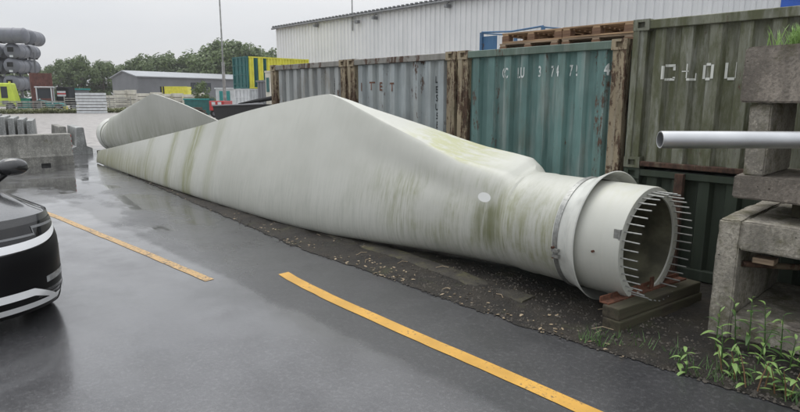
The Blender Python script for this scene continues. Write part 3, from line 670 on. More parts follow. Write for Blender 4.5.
# steel tube carried on a trestle to the right
PA = atD(660, 139.7, 3.95); PBv = PA + RT * 4.2 + Vector((0, 0, -.012)); rt = .0585
t = thing('steel_tube', 'long smooth galvanised steel tube lying level in front of the concrete frames', 'tube', PA)
dv = (PBv - PA); m = MB(); ax = dv.normalized(); a1 = ax.cross(Vector((0, 0, 1))).normalized(); a2 = ax.cross(a1)
def tring(d, r): return [tuple(ax * d + (a1 * math.cos(2 * math.pi * k / 40) + a2 * math.sin(2 * math.pi * k / 40)) * r) for k in range(40)]
m.rings([tring(.25, rt - .008), tring(.0, rt - .008), tring(-.001, rt - .006), tring(.0, rt - .001), tring(.004, rt), tring(dv.length, rt), tring(dv.length, rt - .008), tring(dv.length - .25, rt - .008)]); m.build('pipe', M['galv'], t, smooth=40)
for i, dd in enumerate((1.9, 3.9)):
    q = PA + ax * dd; zt_ = q.z - rt - .002; w = FW
    t = thing('pipe_trestle', 'rusty steel trestle carrying the galvanised tube beside the concrete frames', 'trestle', (q.x, q.y, 0), YAW, 'trestles under the steel tube')
    MB().box(-.04, .04, -.45, .45, zt_ - .06, zt_).build('cross_bar', M['rust'], t)
    for s in (-1, 1): MB().tube([(-.3, s * .4, 0.0), (0, s * .36, zt_ - .06)], .025, 8).tube([(.3, s * .4, 0.0), (0, s * .36, zt_ - .06)], .025, 8).build('leg', M['rust'], t)

# ------------------------------------------------------------------ white shed behind
shx = onY(275.6, 28, 33).x; shz = 8.9
off = (shx, 33, 0); t = thing('warehouse', 'long white ribbed metal warehouse behind the containers', 'building', off)
m = MB(); pr = []; x = shx
while x < shx + 74:
    pr += [(x, .07), (x + .04, 0), (x + .22, 0), (x + .26, .07)]; x += .5
m.rings([[(a, 33 + d, z) for a, d in pr] for z in (0, 4.4, shz)], False); m.build('front_wall', M['clad'], t, off=off)
MB().box(shx, shx + .1, 33.04, 60, 0, shz - .05).build('side_wall', M['clad'], t, off=off)
MB().hexa([(shx - .3, 32.75, shz + .02), (shx + 75, 32.75, shz + .02), (shx - .3, 47, shz + 1.6), (shx + 75, 47, shz + 1.6), (shx - .3, 32.75, shz + .14), (shx + 75, 32.75, shz + .14), (shx - .3, 47, shz + 1.72), (shx + 75, 47, shz + 1.72)]).build('roof', M['fascia'], t, off=off)
m = MB(); x = shx
while x < shx + 70: m.box(x, x + .22, 32.6, 32.74, shz + .10, shz + .19); x += .5
m.build('roof_sheet_ends', M['fascia'], t, off=off)['kind'] = 'stuff'
MB().tube([(shx - .2, 32.66, shz - .06), (shx + 74, 32.66, shz - .06)], .09, 8).build('gutter', M['fascia'], t, off=off)
for px, py in ((317, 24), (376, 16), (449, 4)):
    p = onY(px, py, 32.9); MB().box(p.x - .12, p.x + .12, 32.5, 32.98, p.z - .28, p.z - .05).tube([(p.x, 32.95, p.z + .15), (p.x, 32.7, p.z)], .03, 6).build('wall_lamp', M['fascia'], t, off=off)
p = onY(353, 19, 32.9); MB().tube([(p.x - .1, 32.9, p.z - 1.0), (p.x - .1, 32.9, p.z + 6)], .055, 8).tube([(p.x - .1, 32.9, p.z - .1), (p.x + .9, 32.7, p.z - .25)], .05, 6).build('mast', M['barrier2'], t, off=off)
p = onY(358, 22, 32.7); MB().box(p.x - .25, p.x + .15, 32.5, 32.8, p.z - .12, p.z + .12).build('camera_box', M['fascia'], t, off=off)

# ------------------------------------------------------------------ yard objects
M['green'] = m_plain('green_container_paint', (.012, .10, .095), .5, 0, .2, 2); M['yellow'] = m_plain('yellow_container_paint', (.68, .64, .07), .5, 0, .1, 2)
M['white'] = m_plain('white_paint', (.55, .57, .58), .5, 0, .12, 2); M['brick'] = m_plain('brown_red_paint', (.13, .05, .04), .7, 0, .3, 2)
M['greymetal'] = m_plain('grey_sheet', (.14, .145, .155), .6, 0, .1, .4); M['greyroof'] = m_plain('pale_roof', (.27, .285, .30), .5, 0, .08, .4)
M['cream'] = m_plain('cream_stone', (.52, .50, .43), .8, 0, .2, 1); M['glass'] = m_plain('dark_glass', (.02, .025, .03), .12, 0, .1, 2, 0); M['tyre'] = m_plain('tyre_rubber', (.014, .014, .015), .8, 0, .2, 20)
M['hivis'] = m_plain('hi_vis_yellow', (.50, .62, .06), .4, 0, .08, 2); M['black'] = m_plain('black_sheet', (.008, .008, .009), .85, 0, .3, 3); M['red'] = m_plain('red_paint', (.42, .03, .03), .45)
M['tank'] = m_plain('grey_tank_paint', (.135, .142, .165), .45, 0, .15, .7); M['fence'] = m_plain('grey_fence_wood', (.30, .295, .27), .8, 0, .3, 4); M['brownbeam'] = m_plain('dark_brown_beam', (.075, .055, .042), .8, 0, .4, 3)
# green and yellow container on a white one
def simple_container(label, loc, end, sidem, stripes=False, text=False, h=2.59, w=2.44, D=6.06):
    t = thing('shipping_container', label, 'container', loc)
    m = MB(); m.rings([[(x, d, z) for x, d in prof(8, .12, w - .12)] for z in (.14, h - .12)], False)
    MB().box(.1, w - .1, .04, .07, .1, h - .1).build('end_panel', end, t)
    for k in range(4): x = .3 + k * (w - .6) / 3; MB().tube([(x, .015, .1), (x, .015, h - .1)], .022, 6).build('lock_rod', end, t)
    for k in range(3): MB().box(.14, w - .14, -.002, .03, .35 + k * .75, .42 + k * .75).build('door_rib', end, t)
    pr = prof(20, .15, D - .15)
    segs = [(.15, D - .15, sidem)]
    if stripes: segs = [(.15, .62, M['yellow']), (.62, 1.05, M['green']), (1.05, 1.5, M['yellow']), (1.5, 1.85, M['green']), (1.85, D - .15, M['yellow'])]
    for a, b, mm in segs:
        q = [(a, depth(pr, a))] + [(x, d) for x, d in pr if a < x < b] + [(b, depth(pr, b))]
        MB().rings([[(w - d - .01, x, z) for x, d in q] for z in (.12, h - .08)], False).build('side_panel', mm, t)
    MB().box(.04, .09, .1, D - .1, .1, h - .08).build('side_panel', sidem, t); MB().box(.09, w - .09, D - .1, D - .05, .1, h - .1).build('rear_panel', sidem, t)
    MB().box(.04, w - .04, .08, D - .04, h - .06, h - .02).build('roof', sidem, t)
    for x in (0, w - .13):
        for y in (0, D - .14): MB().box(x, x + .14, y, y + .14, 0, h).build('corner_post', end if y == 0 else sidem, t)
    for z in (0.01, h - .12): MB().box(.14, w - .14, .008, .1, z, z + .11).build('rail', end, t); MB().box(w - .1, w + .003, .14, D - .14, z, z + .1).build('rail', sidem if not stripes else M['yellow'], t)
    if text:
        for k in range(14): MB().box(w + .012, w + .014, 3.2 + k * .13, 3.27 + k * .13, h - .72, h - .56).build('lettering', M['dark'], t)
    return t
gc = atD(232, 57.5, 50); gx, gy = gc.x, gc.y
gz = gc.z - 2.59
simple_container('green-doored yellow and green striped container stacked on the white one', (gx, gy, gz), M['green'], M['yellow'], True, True)
simple_container('white container under the green and yellow striped one', (gx + .02, gy + .05, max(0, gz - 2.594)), M['white'], M['white'])
if gz > 2.65:
    t = thing('container_base', 'low grey plinth under the white container', 'plinth', (gx, gy, 0)); MB().box(0, 2.44, 0, 6, 0, gz - 2.6).build('plinth', M['barrier'], t)
p = atD(256.5, 82, 46); t = thing('steel_box', 'dark grey ribbed steel skip beside the white container', 'skip', (p.x, p.y, 0)); sheet(prof(5, 0, 2.2), 0, 0.1, p.z).build('front_wall', M['greymetal'], t); MB().box(0, 2.2, .1, 2.2, 0, p.z - .1).build('body', M['greymetal'], t); MB().box(-.05, 2.25, -.05, .12, p.z - .02, p.z + .12).build('rim', M['greymetal'], t)
p = atD(264.6, 72.5, 40); t = thing('shipping_container', 'cream container with a green patch, beyond the faded grey one', 'container', (p.x, p.y, 0)); MB().box(0, 2.44, .02, 6, .05, p.z - .02).build('body', M['cream'], t, bevel=.02); MB().box(.15, .5, -.004, .016, p.z - 1.3, p.z - .35).build('patch', M['green'], t); MB().box(0, 2.44, -.02, .05, p.z - .02, p.z + .1).build('rail', M['cream'], t)
# lamp mast
p = atD(225, 100, 62); t = thing('lighting_mast', 'tall thin grey lighting mast rising beside the green container', 'mast', (p.x, p.y, 0)); MB().tube([(0, 0, 0), (0, 0, 5.6)], .16, 10).build('lower_tube', M['barrier2'], t, smooth=40); MB().tube([(0, 0, 5.6), (0, 0, 16)], [.09, .06], 10).build('upper_tube', M['barrier2'], t, smooth=40); MB().box(-.2, .2, -.2, .2, 0, .06).build('base_plate', M['barrier2'], t); MB().box(-.9, .9, -.06, .06, 15.9, 16).build('lamp_bar', M['barrier2'], t)
# grey shed
a, b = atD(113.5, 98, 150), atD(139, 98, 138); dx = (b - a); dx.z = 0; ln = dx.length; ang = math.atan2(dx.y, dx.x)
dl = atD(250, 98, 165) - b; dl.z = 0; t = thing('shed', 'dark grey shed with a pale low-pitched roof in front of the trees', 'building', (b.x, b.y, 0))
ev = atD(139, 77, 138).z; rg = ev + 1.5; A = -dx; Bv = dl; mid = A * .5
def P3(v, z): return (v.x, v.y, z)
MB().poly([P3(Vector(), 0), P3(A, 0), P3(A, ev), P3(mid, rg), P3(Vector(), ev)]).build('gable_wall', M['greymetal'], t)
MB().poly([P3(Vector(), 0), P3(Bv, 0), P3(Bv, ev), P3(Vector(), ev)]).build('front_wall', M['greymetal'], t)
u = A.normalized() * .5; e = Bv.normalized() * .5
MB().hexa([P3(-u - e, ev + .02), P3(mid - e, rg + .05), P3(Bv - u, ev + .02), P3(Bv + mid, rg + .05), P3(-u - e, ev + .22), P3(mid - e, rg + .28), P3(Bv - u, ev + .22), P3(Bv + mid, rg + .28)]).build('roof', M['greyroof'], t)
MB().hexa([P3(A + u - e, ev + .02), P3(mid - e, rg + .04), P3(Bv + A + u, ev + .02), P3(Bv + mid, rg + .04), P3(A + u - e, ev + .22), P3(mid - e, rg + .27), P3(Bv + A + u, ev + .22), P3(Bv + mid, rg + .27)]).build('roof', M['greyroof'], t)
wv = Bv.normalized(); q0 = Bv * .43; nrm = Vector((wv.y, -wv.x, 0)); nrm = nrm if nrm.dot(b) < 0 else -nrm
MB().hexa([P3(q0 + nrm * .02, ev - 2.6), P3(q0 + wv * 6 + nrm * .02, ev - 2.6), P3(q0 + nrm * .12, ev - 2.6), P3(q0 + wv * 6 + nrm * .12, ev - 2.6), P3(q0 + nrm * .02, ev - 1), P3(q0 + wv * 6 + nrm * .02, ev - 1), P3(q0 + nrm * .12, ev - 1), P3(q0 + wv * 6 + nrm * .12, ev - 1)]).build('window_band', M['glass'], t)

# stack of grey tanks
def tank_mesh(L, r):
    m = MB(); pr = [(0, .02), (.06, r * .55), (.22, r * .85), (.45, r * .98), (.5, r), (.52, r * 1.03), (.62, r * 1.03), (.64, r), (L * .55, r), (L * .55 + .02, r * 1.03), (L * .55 + .14, r * 1.03), (L * .55 + .16, r), (L - .64, r), (L - .62, r * 1.03), (L - .52, r * 1.03), (L - .5, r), (L - .45, r * .98), (L - .22, r * .85), (L - .06, r * .55), (L, .02)]
    return m.rings([[(x, q * math.cos(2 * math.pi * k / 28), r + q * math.sin(2 * math.pi * k / 28)) for k in range(28)] for x, q in pr], True, True, True).mesh('tank_shell', M['tank'], smooth=40)
tm = tank_mesh(4.6, 1.15); pm = MB().box(-.06, -.01, -.42, .42, .95, 1.65).mesh('black_plate', M['dark']); lm = MB().box(-.06, -.01, -.3, .2, .15, .45).mesh('white_label', M['white']); cm = MB().box(.6, .9, -.7, .7, -.02, .25).mesh('cradle', M['dark'])
def tank(px, pyc, D, ang, label):
    p = atD(px, pyc, D); t = thing('steel_tank', label, 'tank', (p.x, p.y, p.z - 1.15), ang, 'grey tanks in a tall stack')
    put(tm, 'tank_shell', t); put(pm, 'black_plate', t); put(lm, 'white_label', t); put(cm, 'cradle', t); c = put(cm, 'cradle', t); c.location = (3.0, 0, 0)
lv = ['bottom', 'second', 'third']
TA = YAW + R(100)
for i, py in enumerate((83, 65.5, 50.5)):
    tank(9.8 + .3 * i, py, 92, TA, f'grey tank with a black plate on its end, {["lowest", "middle", "upper"][i]} of its stack'); tank(-8, py, 92, TA, f'grey tank cut by the stack edge, {["lowest", "middle", "upper"][i]} of the outer stack'); tank(22.5, py + .5, 99, TA, f'grey tank showing its domed far end, {["lowest", "middle", "upper"][i]} of the rear stack')
p = atD(-4, 35.5, 92); t = thing('steel_tank', 'topmost grey tank lying crosswise on the stack', 'tank', (p.x, p.y, p.z - 1.15), YAW + R(8), 'grey tanks in a tall stack'); put(tm, 'tank_shell', t); put(cm, 'cradle', t); put(pm, 'black_plate', t)
p = atD(27, 37, 97); t = thing('steel_tank', 'grey tank with a domed end at the top, behind the crosswise one', 'tank', (p.x, p.y, p.z - 1.15), YAW + R(100), 'grey tanks in a tall stack'); put(tm, 'tank_shell', t); put(cm, 'cradle', t)
p = atD(10, 98, 93.5); t = thing('tank_rack', 'dark steel rack standing under the grey tank stack', 'rack', (p.x, p.y, 0), YAW)
m_ = MB()
for x in (-4.5, .8):
    for y in (.4, 4.5): MB().box(x - .12, x + .12, y + 1.5, y + 1.74, 0, 9.4).build('post', M['greymetal'], t)
for z in (1.95, 4.4, 6.85, 9.3): MB().box(-4.6, .9, 1.95, 2.1, z - .1, z + .1).build('beam', M['greymetal'], t)
# brown-red container
p = atD(29, 73, 84); q = atD(52, 73, 84); t = thing('shipping_container', 'brown-red container standing beside the grey tanks', 'container', (p.x, p.y, 0), YAW + R(33)); w = (q - p).length * .84; h = p.z
sheet(prof(11, .1, w - .1), 0, .1, h - .1).build('front_wall', M['brick'], t); MB().box(0, w, .1, 2.4, .05, h - .04).build('body', M['brick'], t)
for x in (0, w - .12): MB().box(x, x + .12, -.02, .1, 0, h).build('corner_post', M['brick'], t)
MB().box(.12, w - .12, -.015, .09, h - .13, h).build('top_rail', M['brick'], t)
# vehicles in the yard
def wheel(t, x, y, r, w=.3):
    a = MB().tube([(x, y, r), (x, y + w, r)], r, 18).build('wheel', M['tyre'], t, smooth=40); MB().tube([(x, y - .01, r), (x, y + .02, r)], r * .5, 12).build('rim', M['tank'], a)
p = atD(-19, 98, 80); t = thing('truck', 'bright yellow truck cab parked before the grey tanks', 'truck', (p.x, p.y, .0), YAW + R(18)); t.scale = (1.12, 1.12, 1.36)
m = MB(); m.hexa([(0, 0, .6), (3.7, 0, .6), (0, 2.2, .6), (3.7, 2.2, .6), (0, 0, 2.9), (3.2, 0, 2.9), (0, 2.2, 2.9), (3.2, 2.2, 2.9)]); m.build('cab', M['hivis'], t, bevel=.08)
for x0_, x1_ in ((1.0, 1.75), (2.15, 2.85)): MB().box(x0_, x1_, -.03, .02, 1.4, 2.55).build('window', M['glass'], t, bevel=.01); MB().box(x0_, x1_, -.03, .02, .8, 1.15).build('lower_panel', M['greymetal'], t)
MB().box(-6, -.05, .1, 2.1, .6, 2.3).build('load_bed', M['hivis'], t); MB().box(3.5, 3.75, .1, 2.1, .55, .9).build('bumper', M['dark'], t); MB().box(3.0, 3.2, .2, .4, 2.9, 3.05).build('beacon', M['yellow'], t)
for x in (.9, 3.0, -4): wheel(t, x, -.05, .5)
p = atD(36, 98, 76); t = thing('tractor', 'small teal tractor with a pale cab frame and yellow bumper', 'tractor', (p.x, p.y, .0), YAW + R(20)); t.scale = (1.25, 1.25, 1.5)
M['tealp'] = m_plain('teal_paint', (.02, .22, .21), .4)
for x in (.1, 1.45):
    for y in (0, 1.1): MB().box(x - .05, x + .05, y - .05, y + .05, .7, 2.15).build('cab_post', M['white'], t)
MB().box(-.05, 1.6, -.12, 1.22, 2.155, 2.25).build('cab_roof', M['white'], t, bevel=.03); MB().box(.16, 1.4, .0, .02, 1.25, 2.1).build('window', M['glass'], t)
MB().hexa([(0, -.05, .5), (2.6, .1, .4), (0, 1.15, .5), (2.6, 1.0, .4), (0, -.05, 1.15), (2.5, .1, .8), (0, 1.15, 1.15), (2.5, 1, .8)]).build('bonnet', M['tealp'], t, bevel=.06); MB().box(2.4, 2.65, 0, 1.1, .3, .55).build('bumper', M['yellow'], t)
for x, r in ((.3, .55), (2.0, .4)): wheel(t, x, -.3, r); wheel(t, x, 1.2, r)
p = atD(56, 98, 79); t = thing('telehandler', 'black loader with a red and white sign, beside the teal tractor', 'loader', (p.x, p.y, .0), YAW + R(30)); t.scale = (.95, 1, 1.42)
MB().hexa([(0, 0, .7), (2.6, 0, .7), (0, 1.6, .7), (2.6, 1.6, .7), (.2, 0, 2.4), (2.4, 0, 2.4), (.2, 1.6, 2.4), (2.4, 1.6, 2.4)]).build('body', M['black'], t, bevel=.08); MB().box(.2, 1.25, -.04, -.005, 1.5, 2.0).build('sign', M['white'], t); MB().box(.2, 1.25, -.05, -.045, 1.68, 1.82).build('sign_band', M['red'], t); MB().box(1.6, 2.3, -.02, .02, 1.3, 2.25).build('window', M['glass'], t); MB().box(2.5, 3.1, .1, 1.5, .3, .9).build('bumper', M['yellow'], t)
for x in (.5, 2.1): wheel(t, x, -.15, .5)
p = atD(72, 98, 90); t = thing('portable_cabin', 'low teal-roofed cabin behind the black loader', 'cabin', (p.x, p.y, 0), YAW + R(30)); t.scale = (1, 1, 1.3); MB().box(0, 2.4, 0, 2.4, 0, 2.4).build('wall', M['greymetal'], t); MB().box(-.15, 2.6, -.15, 2.5, 2.4, 2.58).build('roof', M['tealp'], t); MB().box(.4, 1.6, -.03, .02, 1.1, 1.9).build('window', M['glass'], t)
p = atD(16, 98, 84); t = thing('steel_bin', 'teal waste bin standing between the yellow truck and the brown-red container', 'bin', (p.x, p.y, 0), YAW); MB().hexa([(0, 0, .1), (1.9, 0, .1), (0, 1.2, .1), (1.9, 1.2, .1), (-.1, -.1, 1.8), (2, -.1, 1.8), (-.1, 1.3, 1.8), (2, 1.3, 1.8)]).build('tub', M['tealp'], t); MB().box(-.13, 2.03, -.13, 1.33, 1.8, 1.88).build('lid', M['tealp'], t)
# stacks of pale slabs and white planks beyond the fence
def slab_stack(px0, px1, ytop, D, mat, label, n=5, cat='stack'):
    p, q = atD(px0, ytop, D), atD(px1, ytop, D); w = (q - p).length; h = p.z; t = thing('slab_stack', label, cat, (p.x, p.y, 0), YAW, 'stacks of pale slabs beyond the fence')
    for k in range(n):
        j = rnd.uniform(-.06, .06); MB().box(j, w + j - .1, 0, 1.2, h * k / n + .02, h * (k + 1) / n - .06).build('slab', mat, t)
        if k: MB().box(.2, w - .3, .1, 1.1, h * k / n - .059, h * k / n + .019).build('spacer', M['brownbeam'], t)
slab_stack(75, 102, 92.5, 74, M['white'], 'stack of long white planks beside the black loader', 7)
for i, (a, b, y, d) in enumerate(((106, 112, 95, 92), (113, 124, 90, 96), (125, 134, 89.5, 97), (136, 148, 93, 92), (150, 160, 92, 93), (161, 170, 93.5, 92), (171, 181, 93, 93), (182, 192, 94, 92), (193, 203, 92.5, 96))):
    slab_stack(a, b, y, d, M['cream'], 'stack of cream stone slabs in the row before the grey shed', 4 + i % 2)
p = atD(160, 86.5, 120); q = atD(187, 86.5, 120); t = thing('shipping_container', 'yellow container with a dark end in front of the grey shed', 'container', (p.x, p.y, 0), YAW); w = (q - p).length; sheet(prof(20, .8, w), 0, .1, p.z).build('side_wall', M['yellow'], t); MB().box(0, w, .1, 2.4, 0, p.z - .05).build('body', M['yellow'], t); MB().box(-.02, .3, -.01, .12, 0, p.z).build('end_post', M['dark'], t); MB().box(.5, .8, -.01, .12, 0, p.z).build('end_post', M['dark'], t)
p = atD(184, 98.5, 64); q = atD(209, 98.5, 64); t = thing('steel_bin', 'long blue-green open bin behind the far blade', 'bin', (p.x, p.y, 0), YAW); w = (q - p).length; MB().hexa([(.15, 0, .1), (w - .15, 0, .1), (.15, 1.6, .1), (w - .15, 1.6, .1), (0, -.1, p.z), (w, -.1, p.z), (0, 1.7, p.z), (w, 1.7, p.z)]).build('tub', M['green'], t); MB().box(-.05, w + .05, -.16, -.101, p.z - .16, p.z).build('rim', M['tealp'], t)
p = atD(209, 101, 58); t = thing('trailer', 'red trailer tail with two white lamps behind the far blade', 'trailer', (p.x, p.y, 0), YAW); MB().box(0, 1.45, 0, 3, .7, p.z).build('bed', M['red'], t, bevel=.03)
for x in (.25, .85): MB().box(x, x + .35, -.03, .01, p.z - .35, p.z - .1).build('lamp', M['white'], t)
for x in (.1, 1.0): wheel(t, x + .2, .5, .4)
p = atD(232, 85, 62); t = thing('portable_cabin', 'small white and teal cabin partly behind the lighting mast', 'cabin', (atD(216, 98, 66).x, atD(216, 98, 66).y, 0), YAW); MB().box(0, 2.1, 0, 2.2, 0, 2.9).build('wall', M['white'], t); MB().box(.4, .8, -.03, .02, 1.6, 2.7).build('window', M['tealp'], t); MB().box(1.2, 1.6, -.03, .02, 1.6, 2.7).build('window', M['tealp'], t); MB().box(-.1, 2.2, -.1, 2.3, 2.9, 3.05).build('roof', M['white'], t)
# black open skip and dark beams behind the blades
p0, p1 = atD(214, 104, 36), atD(266, 101.5, 30); dv = p1 - p0; dv.z = 0; ang = math.atan2(dv.y, dv.x); L_ = dv.length
t = thing('skip', 'black open-topped skip behind the blades, next to the faded grey container', 'skip', (p0.x, p0.y, 0), ang)
MB().hexa([(.5, 0, .1), (L_, 0, .1), (.5, 1.5, .1), (L_, 1.5, .1), (0, -.1, 1.45), (L_, -.1, 1.62), (0, 1.6, 1.45), (L_, 1.6, 1.62)]).build('tub', M['black'], t)
MB().tube([(0, -.13, 1.47), (L_, -.13, 1.64)], .04, 8).build('rim', M['greymetal'], t); MB().tube([(L_ * .55, -.1, 1.62), (L_ * .75, .3, 1.78), (L_, .5, 1.95)], [.03, .1, .12], 8).build('sheet_fold', M['black'], t)
p = atD(127, 107, 50); t = thing('beam_stack', 'dark brown steel beams stacked behind the far blade', 'beam stack', (p.x, p.y, 0), YAW + R(3)); 
for k in range(3): MB().box(.1 * k, 6.5 - .2 * k, .3 * (k % 2), .3 * (k % 2) + .8, .45 + .24 * k, .66 + .24 * k).build('beam', M['brownbeam'], t)
for x in (.3, 5.5): MB().box(x, x + .25, 0, 1.1, 0, .449).build('bearer', M['brownbeam'], t)

# fence along the yard edge, scrub at its foot
fa, fb = onZ(-60, 114.5), onZ(146, 112.2); fd = fb - fa; fl = fd.length; fang = math.atan2(fd.y, fd.x)
t = thing('rail_fence', 'long grey post and rail fence along the far yard edge', 'fence', (fa.x, fa.y, 0), fang)
n = int(fl / 2.6)
pm_ = MB().box(-.06, .06, -.06, .06, 0, 1.55).mesh('post', M['fence']); rm_ = MB().box(0, 2.58, -.1, -.065, -.05, .05).mesh('rail', M['fence'])
for k in range(n + 1):
    o = put(pm_, 'post', t, (k * 2.6, 0, 0))
    if k > n * .62: o.scale = (1, 1, 1.38)
    if k < n:
        for z in ((.62, .86, 1.10, 1.34, 1.52) if k <= n * .62 else (.4, .7, 1.0, 1.3, 1.6, 1.9)): put(rm_, 'rail', t, (k * 2.6, 0, z + rnd.uniform(-.03, .03)))
t2 = MB()
for k in range(5200):
    u = rnd.random(); x = fa.x + fd.x * u; y = fa.y + fd.y * u; hgt = .25 + .55 * abs(noise.noise(Vector((u * 40, 1, 0)))) + .25 * rnd.random()
    o = Vector((x + rnd.uniform(.1, 2.2), y, rnd.random() * hgt)); a = rnd.uniform(0, 6.28); s = rnd.uniform(.08, .2)
    d1 = Vector((math.cos(a), math.sin(a), rnd.uniform(-.2, .6))) * s; d2 = Vector((-math.sin(a), math.cos(a), rnd.uniform(.2, 1))) * s
    t2.poly([o - d1, o + d2 * .3, o + d1, o + d2 * 1.4])
M['scrub'] = m_leaf('scrub_leaf', (.10, .12, .045), (.17, .18, .08))
tag(t2.build('scrub', M['scrub']), 'low green scrub growing along the foot of the rail fence', 'scrub', None, 'stuff')

# ------------------------------------------------------------------ trees
def crown_mesh(seed, rx, rz, n=3600, nb=34, leaf=.34):
    r = random.Random(seed); m = MB(); blobs = []
    for k in range(nb):
        z = r.uniform(-.95, .95); a = r.uniform(0, 6.28); q = math.sqrt(max(0, 1 - z * z)) * r.uniform(.35, .95)
        blobs.append((Vector((q * math.cos(a) * rx, q * math.sin(a) * rx, z * rz)), r.uniform(.22, .42) * rx))
    for k in range(n):
        c, br = blobs[r.randrange(nb)]; d = Vector((r.gauss(0, 1), r.gauss(0, 1), r.gauss(0, 1))).normalized(); o = c + d * br * r.uniform(.55, 1.06)
        s = leaf * r.uniform(.5, 1.2); nrm = (d + Vector((r.uniform(-.6, .6), r.uniform(-.6, .6), r.uniform(-.3, .8)))).normalized()
        u = nrm.orthogonal().normalized(); u.rotate(Matrix.Rotation(r.uniform(0, 6.28), 3, nrm)); v = nrm.cross(u)
        m.poly([o - u * s, o - v * s * .6, o + u * s, o + v * s * .7])
    return m.mesh('crown', M['tree'])
def trunk_mesh(seed, h, rx):
    r = random.Random(seed); m = MB().tube([(0, 0, 0), (.1, .05, h * .35), (r.uniform(-.3, .3), r.uniform(-.3, .3), h * .8)], [.32, .24, .08], 8)
    for k in range(5):
        a = r.uniform(0, 6.28); z = h * r.uniform(.28, .6); m.tube([(.05, .03, z), (rx * .4 * math.cos(a), rx * .4 * math.sin(a), z + h * .14), (rx * .7 * math.cos(a), rx * .7 * math.sin(a), z + h * .25)], [.13, .08, .03], 6)
    return m.mesh('trunk', M['bark'], smooth=50)
CR = [crown_mesh(i, 4.2, 5.0 if i % 2 else 4.4) for i in range(5)]; TR = [trunk_mesh(i, 10, 4.0) for i in range(5)]
def tree(px, pytop, D, label, i, wide=1.0):
    p = atD(px, pytop, D); H = p.z; t = thing('broadleaf_tree', label, 'tree', (p.x, p.y, 0), rnd.uniform(0, 6.28), 'trees beyond the yard')
    s = H / 11.0
    c = put(CR[i % 5], 'crown', t, (0, 0, H - 5.0 * s * 1.02)); c.scale = (s * wide, s * wide, s * 1.02); c.rotation_euler = (0, 0, rnd.uniform(0, 6))
    k = put(TR[i % 5], 'trunk', t); k.scale = (s, s, s)
specs = [(40, 66, 175), (56, 62, 170), (66, 59, 178), (79, 57.5, 172), (92, 60, 180), (101, 59.5, 174), (112, 64, 178), (124, 65, 190), (134, 60, 185), (146, 53.5, 188), (158, 52.5, 182), (169, 55, 190), (181, 57, 184), (190, 61, 195), (199, 50, 185), (210, 45.5, 178), (222, 43, 182), (234, 41, 186), (243, 45, 180), (253, 47, 190), (266, 49, 200), (276, 52, 205), (-10, 64, 178), (15, 66, 180)]
for i, (x, y, D) in enumerate(specs):
    far = 'beside the brown-red container' if x < 110 else ('behind the grey shed' if x < 195 else 'behind the lighting mast')
    tree(x, y, D, f'bushy green tree in the tree line {far}', i, .95 if x < 195 else 1.05)
p = atD(204, 84, 70); H = p.z; t = thing('shrub', 'light green young shrub in the yard behind the far blade', 'shrub', (p.x, p.y, 0)); c = put(CR[1], 'crown', t, (0, 0, H * .55)); c.scale = (.33, .33, H * .5 / 5.2); k = put(TR[1], 'stem', t); k.scale = (.3, .3, H / 14)

# ------------------------------------------------------------------ concrete barriers
def jersey(label, p0, ang, L, h, mat, group, base=.30, topw=.16, bw=.56, z0=0):
    t = thing('concrete_barrier', label, 'barrier', (p0[0], p0[1], z0), ang, group)
    prf = [(-bw / 2, .0), (-bw / 2, base * .9), (-bw / 2 + .03, base), (-topw / 2 - .05, base + .06), (-topw / 2, h - .02), (-topw / 2 + .02, h), (topw / 2 - .02, h), (topw / 2, h - .02), (topw / 2 + .05, base + .06), (bw / 2 - .03, base), (bw / 2, base * .9), (bw / 2, 0)]
    rows = []; N = 24
    for i in range(N + 1):
        x = L * i / N; rows.append([(x, y + .006 * noise.noise(Vector((x * 4, y * 9, z * 5))), z + (.006 * noise.noise(Vector((x * 5, y, z))) if z > .1 else 0)) for y, z in prf])
    MB().rings(rows, True, True, True).build('body', mat, t, smooth=32)
    for x in (L * .2, L * .8): MB().box(x - .12, x + .12, -bw / 2 - .002, -bw / 2 + .1, 0.0, .07).build('lifting_slot', M['dark'], t)
    return t
jersey('long stained concrete barrier with a ledge, lying across behind the black car', (-19.55, 1.1), R(90), 3.7, .90, M['barrier'], 'concrete barriers', .29, .40, .62)
bar = [o for o in bpy.data.objects if o.name == 'concrete_barrier'][0]
for k in range(7): MB().box(3.705, 3.72, -.19, -.10, .34 + k * .075, .41 + k * .075).build('marker_band', (M['red'], M['white'])[k % 2], bar)
jersey('concrete barrier end with sloping sides beside the far blade root', (-22.3, 5.85), R(172), 2.6, .93, M['barrier2'], 'concrete barriers', .22, .22, .66)
jersey('second concrete barrier end half hidden behind the stained one', (-22.9, 5.45), R(172), 2.6, .95, M['barrier'], 'concrete barriers', .22, .22, .6)
for i in range(6):
    px = -21 + i * 9.4; py = 114.6 + i * 1.25; p = atD(px, py, 20.2 + .0 * i); q = atD(px + 5.2, py, 20.2)
    t = thing('concrete_slab', 'upright pale concrete slab in the tight row behind the stained barrier', 'slab', (p.x, p.y, 0), YAW + R(30), 'upright slabs behind the barrier'); w = (q - p).length
    MB().hexa([(-.015, 0, 0), (w + .015, 0, 0), (-.015, 3.1, 0), (w + .015, 3.1, 0), (0, 0.02, p.z), (w, .02, p.z), (0, 3.0, p.z), (w, 3.0, p.z)]).build('slab', M['barrier2'], t, bevel=.008)

